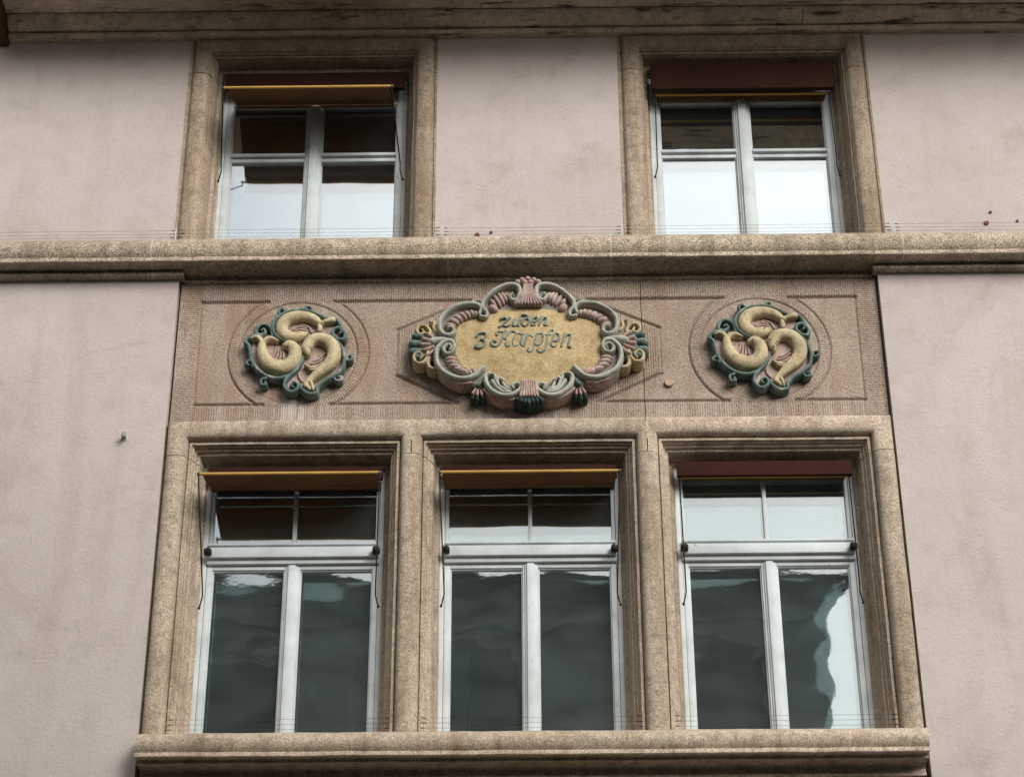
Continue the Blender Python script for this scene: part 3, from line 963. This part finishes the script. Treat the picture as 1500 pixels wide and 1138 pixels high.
# ------------------------------------------------------------------ carved cartouche with the house name
KX, KZ = 0.001012, 0.001187
def C5(x, y):                      # drawing grid of the cartouche -> wall coordinates
    return ((x - 765) * KX, 7.872 + (394 - y) * KZ)
cart = thing('name_cartouche', 'large oval carved cartouche with an ochre panel lettered zu den 3 Karpfen', 'sign', (0, 0.03, 7.872))
YB = 0.028
def C2(x, y): return (x * .475 + 75, y * .475)
def C3(x, y): return (x * .475 + 75, y * .475 + 356)
def half_pts(lst):
    return lst + [(1530 - x, y) for x, y in lst[::-1]]
out_l = [(765, 62), (712, 62), (680, 78), (640, 80), (575, 108), (530, 150), (500, 160), (470, 165), (420, 178), (340, 205), (285, 255), (262, 300), (235, 305), (190, 320), (170, 350), (165, 390),
         (175, 430), (200, 455), (240, 470), (255, 500), (285, 545), (330, 585), (395, 610), (455, 608), (490, 630), (520, 640), (560, 668), (620, 692), (690, 696), (765, 690)]
outl = [C5(x, y) for x, y in crom(out_l, 3)]
outl = outl + [(-x, z) for x, z in outl[::-1]]
outl2 = []
for p in outl:
    if not outl2 or (abs(p[0] - outl2[-1][0]) + abs(p[1] - outl2[-1][1])) > 0.004:
        outl2.append(p)
bm = bmesh.new()
slab(bm, outl2, YB, -0.060, 0.012)
jitter(bm, 0.0016, 12)
obj('backing', bm, M['slab'], cart, 40)
pan_l = [(765, 182), (690, 190), (610, 200), (560, 216), (540, 236), (505, 240), (430, 252), (372, 286), (354, 335), (352, 395), (356, 445), (385, 502), (442, 538), (518, 536), (580, 565), (630, 600), (690, 618), (765, 620)]
pl = [C5(x, y) for x, y in crom(pan_l, 3)]
pl = pl + [(-x, z) for x, z in pl[::-1]][1:-1]
bm = bmesh.new()
cx_, cz_ = 0.0, 7.872
prev = None
NR = 14
for k in range(NR + 1):
    s = 1 - k / NR
    y = -0.058 - 0.028 * (1 - s ** 2.2)
    if k == NR:
        v = bm.verts.new((cx_, y, cz_))
        for i in range(len(prev)):
            bm.faces.new((prev[i], prev[(i + 1) % len(prev)], v))
    else:
        ring = [bm.verts.new((cx_ + (x - cx_) * s * 1.01, y, cz_ + (z - cz_) * s * 1.01)) for x, z in pl]
        if prev:
            for i in range(len(ring)):
                bm.faces.new((prev[i], prev[(i + 1) % len(ring)], ring[(i + 1) % len(ring)], ring[i]))
        prev = ring
jitter(bm, 0.0016, 14)
obj('panel', bm, M['ochre_panel'], cart, 60)

def roll5(name, mat, pts, w, h, y_mid, y_back=YB, conv=None, n=6, mirror=True, taper=True):
    """carved roll drawn on the cartouche grid, one object per side"""
    for sgn in ((1, -1) if mirror else (1,)):
        rows = []
        for i, p in enumerate(pts):
            q = conv(*p[:2]) if conv else p[:2]
            x, z = C5(*q)
            f = p[2] if len(p) > 2 else 1.0
            rows.append((sgn * x, z, w * f, h * (0.5 + 0.5 * f)))
        bm = bmesh.new()
        relief(bm, rows, y_back, y_mid, n, 9)
        jitter(bm, 0.0017, 26)
        obj(name, bm, mat, cart, 50)
S1 = [(1270, 265, .55), (1240, 300, .7), (1275, 345, .85), (1335, 325), (1360, 250), (1335, 180), (1260, 158), (1160, 175), (1060, 230), (975, 300), (925, 365), (925, 430, .9), (975, 490, .8), (960, 538, .75), (900, 530, .7)]
S2 = [(885, 500, .7), (908, 440, .85), (870, 395), (770, 378), (640, 400), (520, 460), (445, 545), (425, 640), (460, 720), (540, 745), (595, 705, .9), (570, 655, .75), (520, 655, .6)]
S3 = [(545, 165, .55), (570, 130, .7), (525, 105, .8), (475, 150, .85), (505, 205, .8), (575, 190, .8), (600, 120, .9), (560, 70), (480, 75), (405, 150), (395, 270), (445, 380), (550, 455), (680, 492), (810, 470), (900, 400, 1.15), (930, 372, 1.1)]
S4 = [(1000, 440, .9), (960, 470), (970, 550), (1030, 625), (1130, 680), (1240, 685), (1330, 640), (1365, 590, .9), (1320, 552, .8), (1265, 575, .7), (1280, 605, .6)]
for pts, cv in ((S1, C2), (S2, C2), (S3, C3), (S4, C3)):
    roll5('scroll', M['sage'], pts, 0.0138, 0.025, -0.083, YB, cv)
# pale lips along the outside of the lower scrolls
lip = [(255, 470), (262, 500), (290, 545), (335, 585), (395, 606), (452, 602)]
roll5('lip', M['rose'], lip, 0.0055, 0.006, -0.072, YB, None)
lip = [(520, 640), (565, 672), (625, 694), (690, 692), (722, 678)]
roll5('lip', M['rose'], lip, 0.0055, 0.006, -0.072, YB, None)
# leaves of the bottom scrolls
for pts in ([(1075, 510, .8), (1060, 450, .8), (1010, 445, .7)], [(1040, 520), (1080, 590), (1160, 645), (1240, 650, .7)], [(1165, 520, .9), (1120, 490), (1090, 520), (1120, 590), (1190, 630), (1230, 640, .6)], [(1160, 545, .8), (1190, 600, .8), (1245, 625, .6)]):
    roll5('leaf', M['sage'], pts, 0.011, 0.022, -0.082, YB, C3)
# pointed leaf between the side scrolls
roll5('leaf', M['sage'], [(590, 790, .35), (500, 785, .7), (420, 790, 1), (350, 800, 1.1), (325, 805, .8)], 0.021, 0.030, -0.070, YB, C2)
roll5('leaf', M['teal'], [(930, 345, .4), (890, 350, .8), (860, 345, .8)], 0.013, 0.02, -0.075, YB, C2)
roll5('leaf', M['teal'], [(950, 470, .4), (905, 520, .9), (880, 545, .8)], 0.016, 0.02, -0.070, YB, C3)

def lumps5(name, mat, items, conv, y0, h, mirror=True):
    for sgn in (1, -1):
        for x, y, a, b, ang in items:
            X, Z = C5(*conv(x, y))
            bm = bmesh.new()
            lump(bm, sgn * X, Z, a * .475 * KX, b * .475 * KZ, sgn * R(ang), y0, h, 2)
            jitter(bm, 0.001, 20)
            obj(name, bm, mat, cart, 60)
# gadroons: rows of pink lobes between the scrolls and the panel
g1 = [(548, 612, 62, 30, 12), (588, 560, 62, 30, 22), (638, 525, 60, 30, 32), (692, 500, 58, 28, 44), (746, 482, 54, 27, 54), (796, 470, 48, 26, 64), (838, 476, 40, 24, 76)]
g1 = [(x + 6, y + 10, a * 1.15, b * 1.1, g) for x, y, a, b, g in g1]
lumps5('lobe', M['rose'], g1, C2, -0.064, 0.036)
g2 = [(555, 258, 66, 26, -4), (575, 300, 74, 27, 4), (612, 345, 80, 28, 14), (660, 385, 76, 28, 22), (720, 410, 70, 27, 34), (775, 416, 60, 26, 46), (822, 402, 48, 24, 60)]
g2 = [(x + 4, y - 4, a * 1.15, b * 1.1, g) for x, y, a, b, g in g2]
lumps5('lobe', M['rose'], g2, C3, -0.064, 0.036)
g3 = [(1050, 415, 66, 40, 40), (1045, 355, 70, 26, 55), (1095, 330, 100, 26, 62), (1140, 305, 100, 26, 66), (1180, 290, 88, 24, 62), (1215, 275, 60, 22, 50)]
lumps5('lobe', M['rose'], g3, C2, -0.062, 0.032)
# top shell
for k in range(-4, 5):
    f = k / 4
    roll5('shell_rib', M['rose'], [(765 + f * 22, 78, .6), (765 + f * 26, 110, .8), (765 + f * 42, 150, 1.0), (765 + f * 72, 186, 1.1)], 0.0085, 0.022, -0.088, YB, None, 5, False)
for x, y in ((708, 60), (733, 48), (765, 42), (797, 48), (822, 60), (748, 62), (782, 62)):
    X, Z = C5(x, y)
    bm = bmesh.new(); lump(bm, X, Z, 0.020, 0.016, 0, -0.075, 0.034)
    jitter(bm, .0015, 20)
    obj('shell_lobe', bm, M['rose'], cart, 60)
# bottom shell: pink neck, dark green fan
for k in range(-3, 4):
    f = k / 3
    roll5('shell_rib', M['rose'], [(765 + f * 34, 612, .9), (765 + f * 38, 650, 1.0), (765 + f * 46, 690, 1.0)], 0.0100, 0.024, -0.090, YB, None, 4, False)
for k in range(-3, 4):
    f = k / 3
    roll5('fan_lobe', M['deep_green'], [(765 + f * 30, 684, .7), (765 + f * 52, 702 - abs(f) * 6, 1.0), (765 + f * 66, 722 - abs(f) * 18, 1.15)], 0.0135, 0.034, -0.068, YB, None, 4, False)
# side fans: dark green lobes, pink ruffle, ochre curls
for y, x, w in ((338, 152, .9), (378, 138, 1.05), (422, 138, 1.05), (452, 158, .9)):
    roll5('fan_lobe', M['teal'], [(x + 45, y + (395 - y) * .25, .6), (x + 14, y, 1.0), (x - 10, y, 1.0)], 0.0215 * w, 0.034, -0.040, YB, None, 4)
for y, x in ((350, 212), (372, 196), (396, 192), (420, 198), (442, 216)):
    roll5('ruffle', M['rose'], [(x + 46, 392 + (y - 392) * .45, .6), (x + 18, y, 1.0), (x - 8, y + (y - 396) * .3, .9)], 0.0120, 0.026, -0.064, YB, None, 4)
roll5('curl', M['ochre'], [(215, 345), (225, 318), (200, 290), (165, 290), (150, 315), (168, 335), (190, 325, .8), (182, 308, .6)], 0.0098, 0.022, -0.056, YB, None)
roll5('curl', M['ochre'], [(262, 322), (245, 300), (248, 272, .9), (225, 262, .8)], 0.0110, 0.022, -0.056, YB, None)
roll5('curl', M['ochre'], [(215, 430), (210, 465), (185, 492), (150, 488), (138, 455), (160, 435), (185, 450, .8), (175, 468, .6)], 0.0105, 0.024, -0.056, YB, None)
roll5('curl', M['ochre'], [(225, 450), (215, 490), (230, 515), (255, 520, .9)], 0.0120, 0.022, -0.050, YB, None)
for pts in ([(455, 160, .7), (470, 148)], [(470, 158, .7), (487, 142)], [(490, 158, .7), (505, 145)]):
    roll5('ruffle', M['rose'], pts, 0.0075, 0.016, -0.050, YB, None, 4)
for pts in ([(478, 632, .7), (462, 655)], [(490, 636, .7), (485, 662)], [(505, 642, .7), (510, 662)]):
    roll5('ruffle', M['rose'], pts, 0.0085, 0.016, -0.056, YB, None, 4)
for pts in ([(470, 652, .8), (458, 668)], [(488, 656, .8), (484, 674)], [(506, 656, .8), (512, 668)]):
    roll5('fan_lobe', M['deep_green'], pts, 0.0140, 0.024, -0.030, YB, None, 4)

# raised lettering
def LA(x, y): return (450 + .4 * x, 206 + .4 * y)
LET = [
 ('z', [[(410, 152), (455, 136), (492, 150), (538, 130)], [(538, 132), (470, 195), (395, 258)], [(392, 260), (440, 240), (490, 258), (530, 232)]]),
 ('u', [[(602, 158), (588, 195), (574, 232), (598, 250), (632, 236), (662, 190)], [(684, 140), (662, 190), (642, 232), (656, 250)]]),
 ('d', [[(765, 142), (722, 165), (703, 220), (735, 252), (780, 232), (802, 180), (795, 130), (758, 98), (700, 95)], [(760, 142), (785, 150), (800, 180)]]),
 ('e', [[(838, 200), (885, 195), (920, 158), (895, 130), (855, 155), (832, 205), (842, 242), (878, 235)]]),
 ('n', [[(978, 126), (962, 175), (936, 242)], [(952, 195), (1000, 140), (1045, 140), (1038, 185), (1016, 232), (1042, 246)]]),
 ('three', [[(78, 388), (100, 352), (160, 340), (208, 356), (200, 402), (140, 428)], [(140, 428), (188, 440), (190, 490), (150, 538), (92, 545), (66, 518), (88, 496)]]),
 ('K', [[(358, 372), (352, 345), (385, 328), (440, 332), (478, 318)], [(460, 330), (425, 430), (390, 500), (335, 532), (285, 508), (290, 462), (322, 448), (345, 468)], [(604, 334), (562, 324), (520, 352), (470, 412), (436, 428)], [(462, 420), (492, 445), (478, 495), (492, 528), (530, 520)]]),
 ('a', [[(700, 372), (645, 355), (594, 400), (574, 470), (592, 524), (640, 520), (680, 460)], [(724, 358), (700, 430), (690, 510), (718, 530)]]),
 ('r', [[(782, 360), (762, 430), (726, 532)], [(752, 440), (788, 375), (842, 402)]]),
 ('p', [[(908, 362), (880, 460), (850, 570), (812, 608), (770, 588), (788, 558)], [(892, 400), (935, 360), (985, 368), (985, 430), (958, 498), (910, 520), (884, 502)]]),
 ('f', [[(1128, 318), (1095, 314), (1062, 360), (1042, 460), (1022, 560), (978, 610), (930, 606), (912, 580)], [(1030, 376), (1090, 376)]]),
 ('e', [[(1115, 462), (1175, 462), (1212, 410), (1185, 355), (1140, 378), (1112, 450), (1104, 515), (1132, 542), (1165, 528)]]),
 ('n', [[(1292, 362), (1270, 440), (1236, 538)], [(1262, 470), (1300, 392), (1368, 380), (1358, 450), (1332, 530), (1360, 548)]]),
]
for ch, strokes in LET:
    bm = bmesh.new()
    for st in strokes:
        rows = []
        for x, y in st:
            X, Z = C5(*LA(x, y))
            rows.append((X, Z + 0.004, 0.0056 + 0.0014 * math.sin(X * 900), 0.0062))
        e = (rows[0][0] / 0.43) ** 2 + ((rows[0][1] - 7.872) / 0.28) ** 2
        relief(bm, rows, -0.060, -0.0850, 5, 7)
    jitter(bm, 0.0007, 30)
    obj('letter', bm, M['letter'], cart, 50)

# ------------------------------------------------------------------ medallions of three carp
UX, UZ = 0.000533, 0.000626
def medallion(cx, label):
    t = thing('carp_medallion', label, 'relief', (cx, 0.03, 7.848), 'round carp medallions on the frieze')
    def Q(x, y): return (cx + (x - 633) * UX, 7.848 + (576 - y) * UZ)
    YM = 0.034
    # pink ground slab
    outl = [(470, 160), (580, 125), (700, 125), (820, 170), (940, 220), (1040, 300), (1080, 380), (1060, 450), (1110, 560), (1115, 650), (1080, 740), (1000, 810), (900, 860), (840, 930), (780, 960), (690, 930), (600, 960), (520, 920), (500, 850),
            (400, 815), (300, 790), (200, 700), (140, 600), (120, 480), (140, 400), (200, 350), (300, 340), (340, 260), (400, 190)]
    pts = [Q(p[0], p[1]) for p in crom(outl + outl[:1], 2)][:-1]
    bm = bmesh.new(); slab(bm, pts, YM, 0.004, 0.008)
    jitter(bm, .0014, 14)
    obj('ground_slab', bm, M['rose'], t, 40)
    def roll(name, mat, pts, w, h, ym, yb=YM, n=6, parent=None):
        rows = []
        for p in pts:
            x, z = Q(p[0], p[1]); f = p[2] if len(p) > 2 else 1.0
            rows.append((x, z, w * f, h * (0.35 + 0.65 * f)))
        bm = bmesh.new(); relief(bm, rows, yb, ym, n, 13)
        jitter(bm, .0018, 26)
        return obj(name, bm, mat, parent or t, 55)
    G = M['teal']
    roll('vine', G, [(500, 450, .8), (420, 410), (352, 335), (355, 240), (430, 160), (560, 118), (700, 122), (820, 168), (930, 215), (985, 205), (1035, 245), (1075, 320), (1110, 375), (1090, 425), (1030, 425), (978, 380), (985, 325), (1040, 308), (1075, 345, .8), (1045, 365, .6)], 0.0105, 0.018, -0.018)
    roll('vine', G, [(345, 380), (325, 300), (250, 258), (180, 285), (165, 345), (215, 372), (268, 345, .85), (250, 305, .7), (225, 322, .55)], 0.0105, 0.018, -0.012)
    roll('vine', G, [(235, 380, .8), (150, 375), (85, 405), (65, 445), (105, 478), (125, 560), (150, 645), (225, 740), (330, 805), (450, 822), (560, 785), (640, 700), (680, 600, .8)], 0.0110, 0.018, -0.014)
    roll('vine', G, [(780, 372, .8), (900, 378), (1000, 430), (1085, 525), (1112, 635), (1085, 735), (1005, 808), (905, 858), (842, 925), (838, 975), (760, 985), (690, 945), (665, 900, .9)], 0.0110, 0.018, -0.018)
    roll('vine', G, [(575, 770, .8), (515, 840), (505, 915), (560, 965), (630, 945), (645, 895), (600, 870, .85), (570, 900, .7), (600, 920, .55)], 0.0105, 0.018, -0.018)
    for pts in ([(470, 150), (420, 160), (395, 125), (425, 92), (455, 112, .8)], [(770, 145), (735, 130), (690, 110), (690, 80), (725, 78, .8)],
                [(1100, 580), (1130, 640), (1180, 635), (1190, 600), (1160, 595, .7)], [(1000, 805), (1040, 850), (1085, 840), (1085, 810, .9), (1055, 815, .7)],
                [(330, 800), (300, 820), (255, 840), (265, 885), (310, 880), (300, 855, .7)], [(160, 700), (150, 650), (110, 640), (88, 670), (120, 680, .7)]):
        roll('tendril', G, pts, 0.0085, 0.014, -0.014)
    # pink carved waves in the loops
    for pts in ([(560, 300), (620, 270), (690, 290)], [(565, 320), (630, 298), (710, 320)], [(580, 340), (640, 325), (700, 345)], [(640, 255), (720, 275), (750, 330)],
                [(350, 600), (380, 540), (390, 490)], [(390, 620), (410, 560), (415, 490)], [(430, 620), (440, 570), (440, 500)], [(470, 600), (470, 560), (455, 500)],
                [(770, 690), (830, 680), (900, 640)], [(770, 660), (830, 645), (900, 600)], [(790, 630), (840, 610), (900, 560)], [(760, 710), (830, 715), (880, 690)],
                [(640, 760), (650, 800), (680, 840)]):
        roll('wave', M['rose'], pts, 0.0068, 0.010, 0.000)
    O = M['ochre']
    H = 0.034
    a = roll('carp', M['carp'], [(700, 372, .45), (640, 392, .78), (545, 402, .96), (460, 360, 1.02), (438, 285, 1.02), (490, 212, .98), (590, 180, .90), (690, 182, .82), (780, 212, .72), (830, 250, .55), (862, 262, .38)], 0.0355, H, -0.020)
    roll('tail_fin', O, [(850, 258, .5), (905, 240, .55), (975, 225, .8)], 0.022, 0.022, -0.026, YM, 5, a)
    roll('fin', O, [(825, 250, .6), (840, 300, .9), (835, 335, .7)], 0.0170, 0.024, -0.016, YM, 5, a)
    b = roll('carp', M['carp'], [(488, 490, .48), (540, 484, .78), (592, 540, .96), (590, 625, 1.05), (535, 692, 1.12), (430, 712, 1.16), (325, 670, 1.05), (262, 590, .90), (245, 510, .70), (245, 450, .48)], 0.0370, H, -0.022)
    roll('tail_fin', O, [(245, 465, .7), (215, 418, .9), (170, 400, .8), (128, 412, .45)], 0.0170, 0.024, -0.022, YM, 5, b)
    roll('tail_fin', O, [(250, 465, .7), (290, 425, .9), (345, 418, .8), (405, 440, .45)], 0.0170, 0.024, -0.022, YM, 5, b)
    c_ = roll('carp', M['carp'], [(722, 572, .52), (712, 520, .82), (755, 445, .90), (850, 418, .90), (945, 455, .96), (1000, 540, 1.05), (995, 630, 1.05), (935, 710, .96), (860, 770, .78), (790, 828, .60), (745, 870, .52)], 0.0370, H, -0.024)
    roll('tail_fin', O, [(750, 860, .8), (725, 905, .9), (765, 940, .6)], 0.0200, 0.024, -0.024, YM, 5, c_)
    roll('tail_fin', O, [(770, 860, .7), (790, 910, .8), (800, 950, .5)], 0.0140, 0.024, -0.024, YM, 5, c_)
    for pts in ([(850, 735, .7), (770, 725, .8), (705, 690, .4)], [(850, 750, .7), (790, 748, .7), (745, 735, .4)]):
        roll('fin', O, pts, 0.0135, 0.022, -0.018, YM, 5, c_)
    eyes = [(a, 642, 380, -0.052), (b, 506, 496, -0.050), (c_, 686, 506, -0.060), (c_, 762, 526, -0.056), (c_, 728, 572, -0.054)]
    return t, eyes, Q

def copy_tree(o, parent=None):
    c = o.copy()
    COL.objects.link(c)
    if parent is not None:
        c.parent = parent
        c.matrix_parent_inverse = o.matrix_parent_inverse.copy()
    for ch in list(o.children):
        copy_tree(ch, c)
    return c
ml, eyes, Q = medallion(-1.277, 'teal and ochre carp medallion on the frieze beside the eave end, fish without painted eyes')
mr = copy_tree(ml)
mr.location.x = 1.310
mr['label'] = 'teal and ochre carp medallion near the small pale disc, fish with dark eyes'
ml['label'] = 'teal and ochre carp medallion above the left lower window, fish with plain unpainted eyes'
mr['label'] = 'teal and ochre carp medallion above the right lower window, fish with dark painted eyes'
# dark eyes only on the right-hand medallion
idx = {}
src = [ch for ch in ml.children if ch.name.split('.')[0] == 'carp']
dst = [ch for ch in mr.children if ch.name.split('.')[0] == 'carp']
pair = {a.name: b for a, b in zip(src, dst)}
for carp, x, y, yy in eyes:
    X, Z = Q(x, y)
    bm = bmesh.new()
    lump(bm, X, Z, 0.0052, 0.0052, 0, yy, 0.006, 1)
    e = obj('eye', bm, M['iron'], None)
    e.parent = pair[carp.name]
    ORIGIN[e.name] = Vector()

# ------------------------------------------------------------------ small things on the wall
bm = bmesh.new()
bmesh.ops.create_cone(bm, cap_ends=True, segments=24, radius1=0.027, radius2=0.023, depth=0.016, matrix=Matrix.Translation((0.775, 0.028, 7.672)) @ Matrix.Rotation(R(90), 4, 'X'))
tag(obj('cover_disc', bm, M['disc'], None), 'small pale round cap on the frieze right of the cartouche', 'cap')
t = thing('vent_stub', 'small grey pipe stub sticking out of the lower left plaster', 'pipe', (-2.205, 0, 7.33))
bm = bmesh.new()
tube(bm, [(-2.205, 0.01, 7.335), (-2.205, -0.035, 7.335), (-2.200, -0.05, 7.333)], 0.013, 12)
obj('stub', bm, M['stub'], t)
bm = bmesh.new()
bmesh.ops.create_cone(bm, cap_ends=True, segments=20, radius1=0.019, radius2=0.017, depth=0.006, matrix=Matrix.Translation((-2.205, -0.003, 7.335)) @ Matrix.Rotation(R(90), 4, 'X'))
obj('flange', bm, M['ptfe'], t)
plugs = [(-0.290, 8.650, 0.017, 'rusty anchor plug in the plaster between the upper windows, the lower of two'),
         (-0.210, 8.668, 0.010, 'tiny grey anchor plug in the plaster between the upper windows'),
         (2.640, 8.700, 0.017, 'orange-brown rusty plug in the plaster right of the right window'),
         (2.672, 8.775, 0.011, 'grey chipped plug above the rusty one on the right plaster'),
         (2.820, 8.712, 0.010, 'small grey plug nearest the right picture edge on the plaster')]
for x, z, r_, lab in plugs:
    bm = bmesh.new()
    bmesh.ops.create_cone(bm, cap_ends=True, segments=9, radius1=r_, radius2=r_ * .75, depth=0.012, matrix=Matrix.Translation((x, -0.003, z)) @ Matrix.Rotation(R(90), 4, 'X'))
    jitter(bm, r_ * .2, 90)
    tag(obj('anchor_plug', bm, M['rust'] if r_ > .015 else M['steel'], None), lab, 'plug', 'old anchor plugs in the upper plaster')

# bird wires: three thin wires between little posts with springs
def bird_wire(x0, x1, y, z, label, posts=(True, True)):
    t = thing('bird_wire', label, 'bird wire', (x0, y, z), 'bird wires along the sills')
    for k, dz in enumerate((0.018, 0.050, 0.082)):
        bm = bmesh.new()
        yy = y + 0.012 * (k - 1)
        n = 10
        tube(bm, [(x0 + (x1 - x0) * i / n, yy, z + dz - 0.002 * math.sin(math.pi * i / n)) for i in range(n + 1)], 0.0008, 4)
        obj('wire', bm, M['steel'], t)
        for xx, s in ((x0, 1), (x1, -1)):
            bm = bmesh.new()
            tube(bm, [(xx + s * 0.004, yy, z + dz), (xx + s * (0.026 + 0.008 * (k % 2)), yy, z + dz)], 0.0022, 6)
            obj('spring', bm, M['iron'], t)
    for xx, on in ((x0, posts[0]), (x1, posts[1])):
        if on:
            bm = bmesh.new()
            tube(bm, [(xx, y, z - 0.012), (xx, y, z + 0.090)], 0.0042, 6)
            obj('post', bm, M['ptfe'], t)
ZW = 8.598
bird_wire(XL + .1, -2.020, -0.045, ZW, 'bird wire on the string course left of the upper left window')
bird_wire(-2.000, -0.500, -0.050, ZW, 'bird wire crossing the foot of the upper left window', (False, False))
bird_wire(-0.485, 0.540, -0.045, ZW, 'bird wire on the string course between the two upper windows')
bird_wire(0.560, 2.080, -0.050, ZW, 'bird wire crossing the foot of the upper right window', (False, False))
bird_wire(2.100, XR - .1, -0.045, ZW, 'bird wire on the string course right of the upper right window')
for c, nm in zip(LW, ('left', 'middle', 'right')):
    bird_wire(c - 0.560, c + 0.560, -0.055, 5.600, f'bird wire along the sill of the {nm} lower window', (False, False))

# curtains inside
def curtain(x0, x1, z0, z1, y, label):
    bm = bmesh.new()
    n = 40
    rows = []
    for i in range(n + 1):
        x = x0 + (x1 - x0) * i / n
        dy = 0.02 * math.sin(i * 1.1) + 0.01 * math.sin(i * 2.3)
        rows.append([bm.verts.new((x, y + dy, z0)), bm.verts.new((x, y + dy * .7, (z0 + z1) / 2)), bm.verts.new((x, y + dy * .5, z1))])
    for a, b in zip(rows, rows[1:]):
        for j in range(2):
            bm.faces.new((a[j], b[j], b[j + 1], a[j + 1]))
    bmesh.ops.solidify(bm, geom=bm.faces[:], thickness=0.002)
    tag(obj('curtain', bm, M['curtain'], None, 60), label, 'curtain')
curtain(-0.47, -0.33, 5.5, 6.3, 0.55, 'pale curtain hanging behind the left pane of the middle lower window')
curtain(-0.98, -0.83, 5.5, 6.35, 0.55, 'pale curtain hanging behind the right pane of the left lower window')

# ------------------------------------------------------------------ house across the street (seen in the panes)
opp = thing('opposite_house', 'grey house across the street, mirrored dark in the lower window panes', 'house', (0, -11.6, 0))
OX0, OX1, OZ = -26.0, 3.25, 12.0
obj('wall', bxs([(OX0, OX1, -22.0, -11.6, 0.12, OZ)]), M['facade2'], opp, None)
bm = bmesh.new()
vs = [bm.verts.new(v) for v in ((OX0, -11.0, OZ + .02), (OX1 + .3, -11.0, OZ + .02), (OX1 + .3, -16.8, OZ + 1.9), (OX0, -16.8, OZ + 1.9), (OX0, -22.6, OZ + .02), (OX1 + .3, -22.6, OZ + .02))]
for f in ((0, 1, 2, 3), (3, 2, 5, 4), (0, 3, 4), (1, 5, 2), (0, 4, 5, 1)):
    bm.faces.new([vs[k] for k in f])
obj('roof', bm, M['tile'], opp, None)
bm = bmesh.new()
for z in (3.6, 6.6, 9.2, 11.6):
    box(bm, OX0, OX1 - .05, -11.598, -11.44, z, z + 0.22)
obj('string_course', bm, M['facade2'], opp, None)
for i in range(9):
    for z in (4.4, 7.3, 9.75):
        x = 2.0 - i * 2.6
        f = obj('window', bxs([(x - .62, x + .62, -11.599, -11.55, z - .08, z + 1.68)]), M['facade2'], opp, None)
        obj('pane', bxs([(x - .52, x + .52, -11.549, -11.54, z, z + 1.6)]), M['dark_glass'], f, None)

# unseen lower neighbour, added to shade the street; open sky stays above
nb = thing('added_shade_house', 'unseen lower house added across the street to shade it, below the sky strip mirrored in the right pane', 'house', (12, -11.6, 0))
NX0, NX1, NZ = 3.45, 28.0, 8.4
obj('wall', bxs([(NX0, NX1, -21.0, -11.6, 0.12, NZ)]), M['facade2'], nb, None)
bm = bmesh.new()
vs = [bm.verts.new(v) for v in ((NX0, -11.2, NZ + .02), (NX1, -11.2, NZ + .02), (NX1, -16.3, NZ + 1.1), (NX0, -16.3, NZ + 1.1), (NX0, -21.4, NZ + .02), (NX1, -21.4, NZ + .02))]
for f in ((0, 1, 2, 3), (3, 2, 5, 4), (0, 3, 4), (1, 5, 2), (0, 4, 5, 1)):
    bm.faces.new([vs[k] for k in f])
obj('roof', bm, M['tile'], nb, None)
for i in range(8):
    for z in (1.4, 4.4, 6.4):
        x = 5.2 + i * 2.7
        f = obj('window', bxs([(x - .62, x + .62, -11.599, -11.55, z - .08, z + 1.48)]), M['facade2'], nb, None)
        obj('pane', bxs([(x - .52, x + .52, -11.549, -11.54, z, z + 1.4)]), M['dark_glass'], f, None)
